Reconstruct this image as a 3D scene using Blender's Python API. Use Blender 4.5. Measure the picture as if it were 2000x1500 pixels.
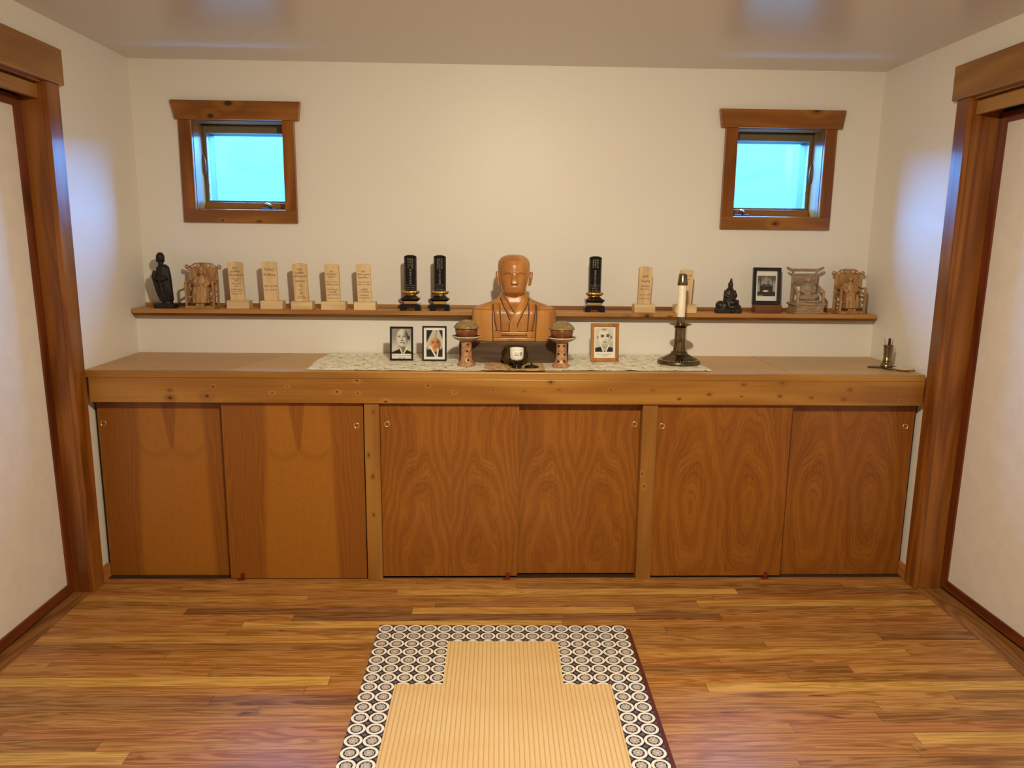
import bpy, bmesh, math, random
from mathutils import Vector, Matrix
random.seed(7)
PI = math.pi
SC = bpy.context.scene
for _o in list(bpy.data.objects): bpy.data.objects.remove(_o)
COL = SC.collection

# ------------------------------------------------------------------ camera
cam_d = bpy.data.cameras.new('camera'); cam = bpy.data.objects.new('camera', cam_d); COL.objects.link(cam)
cR = Vector((0.99950808, -0.02935874, 0.01102994)); cU = Vector((-0.00546034, 0.18342049, 0.98301938)); cF = Vector((0.03088333, 0.98259604, -0.18316996))
m = Matrix.Identity(4)
for i in range(3):
    m[i][0] = cR[i]; m[i][1] = cU[i]; m[i][2] = -cF[i]
m.translation = Vector((1.7222, -3.92567, 1.51883))
cam.matrix_world = m
cam_d.sensor_width = 36.0; cam_d.lens = 27.0; cam_d.clip_start = 0.05; cam_d.clip_end = 300
SC.camera = cam
# ------------------------------------------------------------------ world: bluish daylight sky
W = bpy.data.worlds.new('sky'); SC.world = W; W.use_nodes = True
_b = W.node_tree.nodes['Background']; _b.inputs[0].default_value = (0.085, 0.36, 1.0, 1); _wn = W.node_tree.nodes; _wl = W.node_tree.links
_tc = _wn.new('ShaderNodeTexCoord'); _sx = _wn.new('ShaderNodeSeparateXYZ'); _wl.new(_tc.outputs['Generated'], _sx.inputs[0])
_mr = _wn.new('ShaderNodeMapRange'); _mr.inputs[1].default_value = 0.0; _mr.inputs[2].default_value = 0.6; _mr.inputs[3].default_value = 42.0; _mr.inputs[4].default_value = 125.0     # overcast: brighter towards the zenith
_wl.new(_sx.outputs[2], _mr.inputs[0]); _wl.new(_mr.outputs[0], _b.inputs[1])
# ------------------------------------------------------------------ lamp: one warm recessed ceiling spot in front of the altar
LAMP = Vector((1.93, -2.75, 2.28)); LAMP_TILT = 25
ld = bpy.data.lights.new('ceiling_lamp', 'AREA'); ld.shape = 'DISK'; ld.size = 0.11; ld.energy = 68; ld.color = (1.0, 0.865, 0.62)
lo = bpy.data.objects.new('ceiling_lamp', ld); COL.objects.link(lo); lo.location = LAMP; lo.rotation_euler = (math.radians(LAMP_TILT), 0, 0)
for wx in (0.50, 3.165):      # light portals in the two window openings (they guide sky light only)
    pd = bpy.data.lights.new('window_portal', 'AREA'); pd.shape = 'RECTANGLE'; pd.size = 0.39; pd.size_y = 0.34; pd.cycles.is_portal = True
    po = bpy.data.objects.new('window_portal', pd); COL.objects.link(po); po.location = (wx, 0.27, 1.866); po.rotation_euler = (-PI/2, 0, 0)
# ------------------------------------------------------------------ exposure
SC.view_settings.view_transform = 'Standard'; SC.view_settings.look = 'None'; SC.view_settings.exposure = 0.0; SC.view_settings.gamma = 1.0
SC.view_settings.use_curve_mapping = False
SC.cycles.use_denoising = True
SC.cycles.max_bounces = 10; SC.cycles.diffuse_bounces = 6; SC.cycles.sample_clamp_indirect = 6.0
SC.cycles.caustics_reflective = False; SC.cycles.caustics_refractive = False

# ================================================================== node helpers
class NT:
    def __init__(s, name):
        s.m = bpy.data.materials.new(name); s.m.use_nodes = True; s.t = s.m.node_tree; s.n = s.t.nodes; s.l = s.t.links
        s.p = s.n['Principled BSDF']
    def put(s, sock, v):
        if isinstance(v, bpy.types.NodeSocket): s.l.new(v, sock)
        elif isinstance(v, (tuple, list)):
            d = tuple(v)
            if sock.type == 'RGBA' and len(d) == 3: d = d + (1,)
            sock.default_value = d
        else: sock.default_value = v
    def f(s, op, a, b=None, c=None, clamp=False):
        n = s.n.new('ShaderNodeMath'); n.operation = op; n.use_clamp = clamp
        s.put(n.inputs[0], a)
        if b is not None: s.put(n.inputs[1], b)
        if c is not None: s.put(n.inputs[2], c)
        return n.outputs[0]
    def add(s, a, b): return s.f('ADD', a, b)
    def sub(s, a, b): return s.f('SUBTRACT', a, b)
    def mul(s, a, b): return s.f('MULTIPLY', a, b)
    def div(s, a, b): return s.f('DIVIDE', a, b)
    def sin(s, a): return s.f('SINE', a)
    def abs(s, a): return s.f('ABSOLUTE', a)
    def floor(s, a): return s.f('FLOOR', a)
    def mx(s, a, b): return s.f('MAXIMUM', a, b)
    def mn(s, a, b): return s.f('MINIMUM', a, b)
    def sm(s, x, a, b, lo=0.0, hi=1.0):
        n = s.n.new('ShaderNodeMapRange'); n.interpolation_type = 'SMOOTHSTEP'
        s.put(n.inputs[0], x); s.put(n.inputs[1], a); s.put(n.inputs[2], b); s.put(n.inputs[3], lo); s.put(n.inputs[4], hi); return n.outputs[0]
    def coord(s, kind='Object', rnd=False):
        n = s.n.new('ShaderNodeTexCoord'); v = n.outputs[kind]
        if rnd:
            oi = s.n.new('ShaderNodeObjectInfo'); a = s.n.new('ShaderNodeVectorMath'); a.operation = 'ADD'
            sc = s.mul(oi.outputs['Random'], 37.0); cb = s.n.new('ShaderNodeCombineXYZ')
            for i in range(3): s.l.new(sc, cb.inputs[i])
            s.l.new(v, a.inputs[0]); s.l.new(cb.outputs[0], a.inputs[1]); v = a.outputs[0]
        return v
    def xyz(s, v):
        n = s.n.new('ShaderNodeSeparateXYZ'); s.l.new(v, n.inputs[0]); return n.outputs
    def vec(s, x=0.0, y=0.0, z=0.0):
        n = s.n.new('ShaderNodeCombineXYZ')
        for i, a in enumerate((x, y, z)): s.put(n.inputs[i], a)
        return n.outputs[0]
    def scale(s, v, sc):
        n = s.n.new('ShaderNodeVectorMath'); n.operation = 'MULTIPLY'; s.l.new(v, n.inputs[0]); n.inputs[1].default_value = sc; return n.outputs[0]
    def noise(s, v, sc=1.0, det=3.0, rough=0.5, dist=0.0, col=False):
        n = s.n.new('ShaderNodeTexNoise'); s.l.new(v, n.inputs['Vector']); n.inputs['Scale'].default_value = sc; n.inputs['Detail'].default_value = det
        n.inputs['Roughness'].default_value = rough; n.inputs['Distortion'].default_value = dist
        return n.outputs['Color' if col else 'Fac']
    def white(s, v):
        n = s.n.new('ShaderNodeTexWhiteNoise'); s.l.new(v, n.inputs['Vector']); return n.outputs['Value']
    def voro(s, v, sc, rand=1.0, feat='F1'):
        n = s.n.new('ShaderNodeTexVoronoi'); n.feature = feat; s.l.new(v, n.inputs['Vector']); n.inputs['Scale'].default_value = sc; n.inputs['Randomness'].default_value = rand
        return n.outputs['Distance']
    def ramp(s, f, stops):
        n = s.n.new('ShaderNodeValToRGB'); s.l.new(f, n.inputs[0]); e = n.color_ramp.elements
        while len(e) > 1: e.remove(e[-1])
        for i, (p, c) in enumerate(stops):
            q = e[0] if i == 0 else e.new(p)
            q.position = p; q.color = tuple(c) + (1,)
        return n.outputs[0]
    def mix(s, f, a, b, mode='MIX'):
        n = s.n.new('ShaderNodeMix'); n.data_type = 'RGBA'; n.blend_type = mode
        s.put(n.inputs[0], f); s.put(n.inputs[6], a); s.put(n.inputs[7], b); return n.outputs[2]
    def bump(s, h, strength=0.2, dist=0.002):
        n = s.n.new('ShaderNodeBump'); n.inputs['Strength'].default_value = strength; n.inputs['Distance'].default_value = dist
        s.l.new(h, n.inputs['Height']); s.l.new(n.outputs[0], s.p.inputs['Normal'])
    def out(s, color, rough=0.5, metal=0.0, spec=0.5, coat=0.0):
        s.put(s.p.inputs['Base Color'], color); s.put(s.p.inputs['Roughness'], rough); s.put(s.p.inputs['Metallic'], metal)
        s.p.inputs['Specular IOR Level'].default_value = spec; s.p.inputs['Coat Weight'].default_value = coat; s.p.inputs['Coat Roughness'].default_value = 0.15
        return s.m

def sr(r, g, b):            # photo-style 0..255 sRGB to linear
    return tuple(((c/255.)/12.92 if c/255. <= 0.04045 else ((c/255.+0.055)/1.055)**2.4) for c in (r, g, b))

def plain(name, col, rough=0.5, metal=0.0, var=0.08, sc=30.0, spec=0.5, bump=0.0, bsc=200.0, coat=0.0):
    t = NT(name); v = t.coord('Object', True); n = t.noise(v, sc, 4)
    c = t.mix(t.sm(n, 0.3, 0.7), tuple(x*(1-var) for x in col), tuple(min(1, x*(1+var)) for x in col))
    if bump: t.bump(t.noise(v, bsc, 3), bump, 0.002)
    return t.out(c, rough, metal, spec, coat)

def knot_mask(t, v, knots, along):
    """largest of soft spots; knots = (x,y,z,radius); stretched a little along the grain"""
    halo = None; core = None
    for (x, y, z, r) in knots:
        sc = [1/r, 0.2/r, 1/r]; sc[along] *= 0.62
        a = t.n.new('ShaderNodeVectorMath'); a.operation = 'SUBTRACT'; t.l.new(v, a.inputs[0]); a.inputs[1].default_value = (x, y, z)
        b = t.n.new('ShaderNodeVectorMath'); b.operation = 'MULTIPLY'; t.l.new(a.outputs[0], b.inputs[0]); b.inputs[1].default_value = sc
        c = t.n.new('ShaderNodeVectorMath'); c.operation = 'LENGTH'; t.l.new(b.outputs[0], c.inputs[0])
        core = c.outputs['Value'] if core is None else t.mn(core, c.outputs['Value'])
    return core

def wood(name, dark, mid, light, axis=0, sc=1.0, rough=0.35, rings=9.0, knots=None, rnd=True, streak=0.35, vknots=0.0, coat=0.0, spec=0.5, patch=0.25, tint=(1, 1, 1)):
    dark, mid, light = (tuple(c[i]*tint[i] for i in range(3)) for c in (dark, mid, light))
    t = NT(name); v0 = t.coord('Object'); v = t.coord('Object', rnd)
    s1 = [7.0*sc]*3; s1[axis] = 0.9*sc
    s2 = [90.0*sc]*3; s2[axis] = 2.2*sc
    core = knot_mask(t, v0, knots, axis) if knots else None
    n1 = t.noise(t.scale(v, s1), 1.0, 2.5, 0.45, 0.35)
    if core is not None:                       # grain lines bend round the knots
        n1 = t.add(n1, t.mul(t.sm(core, 0.3, 5.0, 1.0, 0.0), 0.16))
    ring = t.add(t.mul(t.sin(t.mul(n1, rings*6.283)), 0.5), 0.5)
    fine = t.noise(t.scale(v, s2), 1.0, 4, 0.6)
    big = t.noise(t.scale(v, [q*0.35 for q in s1]), 1.0, 2)
    fac = t.add(t.mul(ring, 0.30), t.add(t.mul(fine, streak), t.mul(big, patch)))
    fac = t.add(fac, 0.5 - 0.15 - streak*0.5 - patch*0.5)
    c = t.ramp(fac, [(0.22, dark), (0.5, mid), (0.78, light)])
    if core is not None:
        kc = tuple(q*0.12 for q in dark)
        c = t.mix(t.sm(core, 0.9, 2.6, 0.28, 0.0), c, tuple(q*0.55 for q in dark))
        c = t.mix(t.sm(core, 0.55, 1.15, 0.92, 0.0), c, kc)
    if vknots:
        s3 = [1.0]*3; s3[axis] = 0.55
        d = t.voro(t.scale(v, s3), vknots)
        c = t.mix(t.sm(d, 0.03, 0.16, 0.8, 0.0), c, tuple(q*0.25 for q in dark))
    t.bump(fine, 0.06, 0.002)
    return t.out(c, rough, 0, spec, coat)

# ================================================================== mesh helpers
def link(name, me, mat, parent=None, smooth=False, loc=None):
    o = bpy.data.objects.new(name, me); COL.objects.link(o)
    if mat is not None:
        for q in (mat if isinstance(mat, (list, tuple)) else [mat]): me.materials.append(q)
    if smooth:
        for p in me.polygons: p.use_smooth = True
    if parent is not None: o.parent = parent
    if loc is not None: o.location = loc
    return o

class MB:
    def __init__(s): s.b = bmesh.new()
    def box(s, x0, x1, y0, y1, z0, z1, M=None, mi=0):
        vs = [s.b.verts.new(Vector(c) if M is None else M @ Vector(c)) for c in ((x0,y0,z0),(x1,y0,z0),(x1,y1,z0),(x0,y1,z0),(x0,y0,z1),(x1,y0,z1),(x1,y1,z1),(x0,y1,z1))]
        for f in ((3,2,1,0),(4,5,6,7),(0,1,5,4),(1,2,6,5),(2,3,7,6),(3,0,4,7)):
            q = s.b.faces.new([vs[i] for i in f]); q.material_index = mi
        return s
    def prism(s, pts, a0, a1, axis='y', M=None, mi=0):
        """polygon pts in (x,z) pushed along y (or (y,z) along x, or (x,y) along z)"""
        def P(p, a): 
            c = (p[0], a, p[1]) if axis == 'y' else ((a, p[0], p[1]) if axis == 'x' else (p[0], p[1], a))
            return Vector(c) if M is None else M @ Vector(c)
        A = [s.b.verts.new(P(p, a0)) for p in pts]; B = [s.b.verts.new(P(p, a1)) for p in pts]; n = len(pts)
        fs = [s.b.faces.new(A), s.b.faces.new(B[::-1])]
        for i in range(n): fs.append(s.b.faces.new((A[i], B[i], B[(i+1) % n], A[(i+1) % n])))
        for q in fs: q.material_index = mi
        bmesh.ops.recalc_face_normals(s.b, faces=fs)
        return s
    def lathe(s, prof, seg=40, c=(0,0,0), M=None, wave=None, mi=0, sx=1.0, sy=1.0):
        rings = []
        for (r, z) in prof:
            if r < 1e-6:
                p = Vector((c[0], c[1], c[2]+z)); rings.append([s.b.verts.new(p if M is None else M @ p)])
            else:
                row = []
                for i in range(seg):
                    a = 2*PI*i/seg; rr = r*(wave(a, z) if wave else 1)
                    p = Vector((c[0]+rr*math.cos(a)*sx, c[1]+rr*math.sin(a)*sy, c[2]+z)); row.append(s.b.verts.new(p if M is None else M @ p))
                rings.append(row)
        fs = []
        for A, B in zip(rings, rings[1:]):
            for i in range(seg):
                j = (i+1) % seg
                if len(A) == 1 and len(B) == 1: continue
                if len(A) == 1: fs.append(s.b.faces.new((A[0], B[j], B[i])))
                elif len(B) == 1: fs.append(s.b.faces.new((A[i], A[j], B[0])))
                else: fs.append(s.b.faces.new((A[i], A[j], B[j], B[i])))
        for q in fs: q.material_index = mi
        return s
    def tube(s, pts, r, seg=10, cap=True, mi=0):
        pts = [Vector(p) for p in pts]; rs = r if isinstance(r, (list, tuple)) else [r]*len(pts); rows = []
        up = None
        for i, p in enumerate(pts):
            d = (pts[min(i+1, len(pts)-1)] - pts[max(i-1, 0)]).normalized()
            if up is None: up = d.orthogonal().normalized()
            up = (up - d*up.dot(d)); up = up.normalized() if up.length > 1e-6 else d.orthogonal().normalized()
            w = d.cross(up)
            rows.append([s.b.verts.new(p + (up*math.cos(2*PI*k/seg) + w*math.sin(2*PI*k/seg))*rs[i]) for k in range(seg)])
        for A, B in zip(rows, rows[1:]):
            for k in range(seg): s.b.faces.new((A[k], A[(k+1) % seg], B[(k+1) % seg], B[k])).material_index = mi
        if cap: s.b.faces.new(rows[0][::-1]).material_index = mi; s.b.faces.new(rows[-1]).material_index = mi
        return s
    def ball(s, c, r, rot=None, sub=3):
        M = Matrix.Translation(Vector(c)) @ ((rot if rot is not None else Matrix.Identity(3)).to_4x4()) @ Matrix.Diagonal((r[0], r[1], r[2], 1)) if isinstance(r, (tuple, list)) else Matrix.Translation(Vector(c)) @ Matrix.Diagonal((r, r, r, 1))
        bmesh.ops.create_icosphere(s.b, subdivisions=sub, radius=1.0, matrix=M); return s
    def grid(s, fn, nu, nv, mi=0):
        V = [[s.b.verts.new(fn(i/nu, j/nv)) for i in range(nu+1)] for j in range(nv+1)]
        for j in range(nv):
            for i in range(nu): s.b.faces.new((V[j][i], V[j][i+1], V[j+1][i+1], V[j+1][i])).material_index = mi
        return s
    def cutz(s, z):
        bmesh.ops.bisect_plane(s.b, geom=s.b.verts[:]+s.b.edges[:]+s.b.faces[:], plane_co=(0,0,z), plane_no=(0,0,1)); return s
    def warp(s, fn):
        for v in s.b.verts: v.co = fn(v.co)
        return s
    def done(s, name, mat, parent=None, bev=0.0, smooth=False, loc=None, seg=2, solid=0.0, remesh=0.0, smo=4, auto=False):
        me = bpy.data.meshes.new(name); s.b.normal_update(); s.b.to_mesh(me); s.b.free()
        o = link(name, me, mat, parent, smooth or remesh > 0, loc)
        if solid: q = o.modifiers.new('solid', 'SOLIDIFY'); q.thickness = solid; q.offset = -1
        if remesh:
            q = o.modifiers.new('remesh', 'REMESH'); q.mode = 'VOXEL'; q.voxel_size = remesh; q.use_smooth_shade = True
            if smo: q = o.modifiers.new('smooth', 'SMOOTH'); q.iterations = smo; q.factor = 0.5
        if bev: q = o.modifiers.new('bevel', 'BEVEL'); q.width = bev; q.segments = seg; q.limit_method = 'ANGLE'; q.angle_limit = 0.6
        if auto:
            for p in me.polygons: p.use_smooth = True
            me.set_sharp_from_angle(angle=0.6)
        return o

def empty(name, loc, rz=0.0):
    o = bpy.data.objects.new(name, None); COL.objects.link(o); o.location = loc; o.rotation_euler = (0, 0, rz); o.empty_display_size = 0.05; return o
def tag(o, label, cat, group=None, kind=None):
    o['label'] = label; o['category'] = cat
    if group: o['group'] = group
    if kind: o['kind'] = kind
    return o
def struct(o): o['kind'] = 'structure'; return o

def text_bm(b, lines, M, hand=False):
    """lines = (string, x, z, size, align) written in the xz plane, facing -y, placed through matrix M"""
    for (st, x, z, size, al) in lines:
        cu = bpy.data.curves.new('t', 'FONT'); cu.body = st; cu.size = size; cu.align_x = al; cu.resolution_u = 2;  cu.fill_mode = 'FRONT'
        ob = bpy.data.objects.new('t', cu); COL.objects.link(ob)
        bpy.context.view_layer.update()
        me = bpy.data.meshes.new_from_object(ob.evaluated_get(bpy.context.evaluated_depsgraph_get()))
        bpy.data.objects.remove(ob); bpy.data.curves.remove(cu)
        me.transform(Matrix.Rotation(PI/2, 4, 'X'))
        if hand:                                             # unsteady hand lettering
            q = len(st)*1.7+z*90
            for vv in me.vertices:
                vv.co.x += 0.07*size*math.sin(vv.co.z/size*3.1+vv.co.x/size*1.3+q)+0.10*vv.co.z; vv.co.z *= 0.92+0.10*math.sin(vv.co.x/size*2.3+q); vv.co.z += 0.06*size*math.sin(vv.co.x/size*1.9+q*2)
                vv.co.x *= 0.93
        me.transform(M @ Matrix.Translation((x, 0, z))); b.from_mesh(me); bpy.data.meshes.remove(me)
def writing(name, lines, mat, parent, M=None, split=True, hand=False):
    for g in ([[l] for l in lines] if split else [lines]):
        k = MB(); text_bm(k.b, g, M or Matrix.Identity(4), hand); k.done(name, mat, parent)

# ================================================================== materials
def wall_mat():
    t = NT('painted_plaster'); v = t.coord('Object')
    n = t.noise(v, 1.2, 2); c = t.mix(n, (0.76, 0.735, 0.685), (0.80, 0.775, 0.725))
    t.bump(t.noise(v, 260, 3), 0.05, 0.002); return t.out(c, 0.42, 0, 0.35)
def ceil_mat():
    t = NT('painted_ceiling'); v = t.coord('Object')
    n = t.noise(v, 1.0, 2); c = t.mix(n, (0.61, 0.585, 0.55), (0.65, 0.625, 0.59))
    t.bump(t.noise(v, 5, 2), 0.03, 0.01); return t.out(c, 0.27, 0, 1.0)
def floor_mat():
    t = NT('oak_strip_floor'); v = t.coord('Object'); x, y, z = t.xyz(v)
    pw = 0.0572; row = t.floor(t.div(y, pw)); r1 = t.white(t.vec(row, 3.1, 0.0))
    L = t.add(t.mul(t.white(t.vec(row, 9.7, 1.0)), 0.9), 0.9)
    xs = t.add(t.div(x, L), t.mul(r1, 17.0)); col = t.floor(xs)
    rnd = t.white(t.vec(row, col, 5.0)); rnd2 = t.white(t.vec(col, row, 8.0))
    gv = t.vec(t.add(t.mul(x, 1.5), t.mul(rnd, 40.0)), t.add(t.mul(y, 26.0), t.mul(rnd2, 30.0)), 0.0)
    n1 = t.noise(gv, 1.0, 3, 0.55, 0.7)
    ring = t.add(t.mul(t.sin(t.mul(n1, 42.0)), 0.5), 0.5)
    fine = t.noise(t.vec(t.add(t.mul(x, 5.0), t.mul(rnd2, 50.0)), t.mul(y, 240.0), 0.0), 1.0, 4, 0.65)
    blot = t.noise(t.vec(t.add(t.mul(x, 2.2), t.mul(rnd, 20.0)), t.add(t.mul(y, 20.0), t.mul(rnd, 20.0)), 0.0), 1.0, 3)
    base = t.ramp(rnd, [(0.0, sr(116, 68, 20)), (0.15, sr(146, 92, 30)), (0.38, sr(172, 116, 42)), (0.6, sr(164, 98, 38)), (0.8, sr(184, 130, 52)), (1.0, sr(204, 156, 70))])
    f = t.add(t.mul(ring, 0.35), t.mul(fine, 0.65))
    c = t.mix(t.sm(f, 0.25, 0.75), t.mix(0.30, base, (0.0, 0.0, 0.0), 'MIX'), t.mix(0.10, base, (1.0, 0.8, 0.5)))
    c = t.mix(t.sm(blot, 0.56, 0.74, 0.0, 0.62), c, sr(84, 44, 18))
    c = t.mix(t.mul(t.sm(t.noise(t.vec(t.mul(x, 5.0), t.mul(y, 24.0), 0.0), 1.0, 2), 0.68, 0.76), 0.7), c, sr(50, 26, 12))
    fy = t.abs(t.sub(t.f('FRACT', t.div(y, pw)), 0.5)); fx = t.abs(t.sub(t.f('FRACT', xs), 0.5))
    gap = t.mx(t.sm(fy, 0.478, 0.497), t.sm(fx, 0.4982, 0.4995))
    c = t.mix(t.mul(gap, 0.4), c, (0.03, 0.012, 0.004))
    t.bump(t.sub(t.mul(fine, 0.2), gap), 0.12, 0.001)
    return t.out(c, t.add(t.mul(fine, 0.12), 0.30), 0, 0.45)
def ply_mat(name, style, w):
    """rotary-cut birch plywood; object origin at the door's centre, half width w"""
    t = NT(name); v = t.coord('Object'); x, y, z = t.xyz(v)
    warp = t.sub(t.noise(t.vec(t.mul(x, 4.0), 0.0, t.mul(z, 1.6)), 1.0, 3), 0.5)
    fine = t.noise(t.vec(t.mul(x, 160.0), 0.0, t.mul(z, 6.0)), 1.0, 4, 0.6)
    if style == 'flame':
        xc = t.sub(x, 0.02); ax = t.abs(t.add(xc, t.mul(warp, 0.05)))
        zt = t.add(z, t.mul(warp, 0.05))
        strip = t.sm(t.add(ax, t.mul(zt, 0.03)), 0.135, 0.165)
        wedge = t.mul(t.sm(zt, 0.17, 0.20), t.sm(t.sub(ax, t.mul(t.sub(zt, 0.17), 0.13)), 0.0, 0.012, 1.0, 0.0))
        lobe = t.mul(t.sm(t.abs(t.sub(t.sub(zt, 0.150), t.mul(t.f('POWER', t.abs(t.sub(ax, 0.07)), 2.0), 9.0))), 0.0, 0.03, 1.0, 0.0), t.sm(ax, 0.14, 0.16, 0.8, 0.0))
        dm = t.mx(t.mx(strip, wedge), t.mul(lobe, 0.5))
        lines = t.add(t.mul(t.sin(t.mul(t.add(ax, t.mul(t.noise(t.vec(t.mul(x, 9.0), 0.0, t.mul(z, 0.9)), 1.0, 2), 0.12)), 520.0)), 0.5), 0.5)
        cont = t.add(t.mul(t.sin(t.mul(t.add(t.f('POWER', ax, 2.0), t.add(t.mul(z, -0.10), t.mul(warp, 0.10))), 900.0)), 0.5), 0.5)
        pale = t.mix(t.mul(cont, 0.22), sr(162, 104, 34), sr(146, 90, 27))
        drk = t.mix(t.mul(lines, 0.55), sr(132, 78, 25), sr(152, 93, 31))
        c = t.mix(dm, pale, drk)
    else:
        ax = t.abs(t.sub(t.abs(x), 0.135))
        n = t.noise(t.vec(t.mul(t.abs(x), 5.5), 0.0, t.mul(z, 2.2)), 1.0, 3, 0.5, 0.5)
        if style == 'ripple':
            f = t.add(t.mul(n, 1.0), t.add(t.mul(t.f('POWER', t.mul(ax, 7.0), 2.0), 0.55), t.mul(t.sin(t.mul(z, 5.0)), 0.33))); fr = 120.0
        else:
            e = t.f('SQRT', t.add(t.f('POWER', t.mul(ax, 8.0), 2.0), t.f('POWER', t.mul(t.add(z, 0.08), 2.3), 2.0)))
            f = t.add(t.mul(e, 0.75), t.mul(n, 0.85)); fr = 80.0
        f = t.add(f, t.mul(t.noise(t.vec(t.mul(x, 3.0), 1.0, t.mul(z, 3.0)), 1.0, 4), 0.16))
        s1 = t.add(t.mul(t.sin(t.mul(f, fr)), 0.5), 0.5); s2 = t.add(t.mul(t.sin(t.mul(f, fr*0.23)), 0.5), 0.5)
        amp = t.sm(t.noise(t.vec(t.mul(x, 6.0), 7.0, t.mul(z, 4.0)), 1.0, 2), 0.35, 0.65)
        line = t.mul(t.f('POWER', s1, 4.0), t.add(t.mul(amp, 0.75), 0.25)); big = t.noise(t.vec(t.mul(x, 3.5), 3.0, t.mul(z, 1.6)), 1.0, 3)
        g = t.add(t.mul(line, 0.20), t.add(t.mul(s2, 0.15), t.add(t.mul(fine, 0.30), t.mul(big, 0.36))))
        c = t.ramp(g, [(0.15, sr(164, 104, 36)), (0.45, sr(138, 82, 25)), (0.85, sr(102, 55, 14))])
    c = t.mix(t.mul(t.sm(fine, 0.3, 0.7), 0.12), c, sr(110, 56, 18))
    return t.out(c, 0.34, 0, 0.45)
def cloth_mat():
    t = NT('printed_altar_cloth'); v = t.coord('Object'); x, y, z = t.xyz(v)
    n = t.noise(t.vec(t.mul(x, 42.0), t.mul(y, 52.0), 0.0), 1.0, 3, 0.6, 0.6)
    n2 = t.noise(t.vec(t.mul(x, 20.0), t.mul(y, 24.0), 3.0), 1.0, 3, 0.6)
    c = t.mix(t.sm(n2, 0.46, 0.66), sr(246, 240, 220), sr(206, 200, 160))
    c = t.mix(t.sm(n2, 0.64, 0.72), c, sr(226, 222, 214))
    c = t.mix(t.sm(n, 0.585, 0.64), c, sr(58, 54, 38))
    return t.out(c, 0.42, 0, 0.5)
def brocade_mat():
    t = NT('gold_brocade'); v = t.coord('Object'); x, y, z = t.xyz(v)
    n = t.noise(t.vec(t.mul(x, 60.0), t.mul(y, 60.0), 0.0), 1.0, 2, 0.5, 1.2); n2 = t.noise(t.vec(t.mul(x, 36.0), t.mul(y, 36.0), 5.0), 1.0, 2)
    c = t.mix(t.sm(n, 0.56, 0.60), sr(222, 180, 120), sr(120, 78, 44))
    c = t.mix(t.sm(n2, 0.58, 0.63), c, sr(250, 226, 178)); c = t.mix(t.sm(n2, 0.66, 0.70), c, sr(120, 18, 16))
    return t.out(c, 0.45, 0.1, 0.5)
def tatami_mat():
    t = NT('woven_rush'); v = t.coord('Object'); x, y, z = t.xyz(v)
    rib = t.abs(t.sin(t.mul(x, PI/0.0152)))
    wv = t.noise(t.vec(t.mul(x, 90.0), t.mul(y, 700.0), 0.0), 1.0, 3); lo_ = t.noise(t.vec(t.mul(x, 2.0), t.mul(y, 5.0), 0.0), 1.0, 3); st = t.white(t.vec(t.floor(t.div(x, 0.0152)), 0.0, 2.0))
    c = t.mix(wv, sr(204, 170, 116), sr(228, 202, 156)); c = t.mix(t.mul(t.sm(rib, 0.60, 0.0), 0.60), c, sr(158, 114, 54))
    c = t.mix(t.mul(t.sm(lo_, 0.4, 0.7), 0.25), c, sr(205, 152, 78)); c = t.mix(t.mul(st, 0.15), c, sr(214, 166, 92))
    t.bump(t.add(rib, t.mul(wv, 0.3)), 0.45, 0.003)
    return t.out(c, 0.55, 0, 0.3)
def border_mat(stripes=False):
    t = NT('crest_brocade_border'); v = t.coord('Object'); x, y, z = t.xyz(v); cs = 0.0572
    u = t.sub(t.f('FRACT', t.div(x, cs)), 0.5); w = t.sub(t.f('FRACT', t.div(y, cs)), 0.5)
    r = t.f('SQRT', t.add(t.mul(u, u), t.mul(w, w))); a = t.f('ARCTAN2', w, u)
    pet = t.add(0.255, t.mul(t.abs(t.sin(t.mul(a, 4.0))), 0.035))
    navy = sr(24, 28, 46); cream = sr(232, 222, 210); grey = sr(120, 112, 98)
    ring = t.mul(t.sm(r, 0.485, 0.50, 1.0, 0.0), t.sm(r, 0.335, 0.35))
    fl = t.sm(t.sub(pet, r), 0.0, 0.012)
    if stripes: ln = t.sm(t.sin(t.mul(u, 110.0)), -0.1, 0.3)
    else: ln = t.mx(t.sm(t.sin(t.add(t.mul(r, 95.0), t.mul(t.sin(t.mul(a, 8.0)), 1.2))), -0.3, 0.2), t.sm(r, 0.03, 0.05, 1.0, 0.0))
    c = t.mix(t.mx(ring, t.mul(fl, ln)), navy, cream)
    du = t.sub(0.5, t.abs(u)); dw = t.sub(0.5, t.abs(w))
    dia = t.sm(t.add(du, dw), 0.16, 0.18, 1.0, 0.0)
    hat = t.sm(t.sin(t.mul(t.add(x, y), 2200.0)), -0.4, 0.4)
    c = t.mix(t.mul(dia, t.add(t.mul(hat, 0.5), 0.35)), c, grey)
    return t.out(c, 0.6, 0, 0.3)
def grass_mat():
    t = NT('hill_grass'); v = t.coord('Object'); x, y, z = t.xyz(v)
    n = t.noise(t.vec(t.mul(x, 1.6), t.mul(y, 0.35), 0.0), 1.0, 5, 0.65); n2 = t.noise(t.vec(t.mul(x, 9.0), t.mul(y, 1.0), 0.0), 1.0, 4, 0.7)
    c = t.mix(t.sm(n, 0.3, 0.7), (0.0045, 0.0068, 0.0026), (0.0072, 0.0104, 0.0037)); c = t.mix(t.mul(t.sm(n2, 0.35, 0.7), 0.6), c, (0.0092, 0.0126, 0.0045))
    return t.out(c, 0.9, 0, 0.1)
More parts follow.
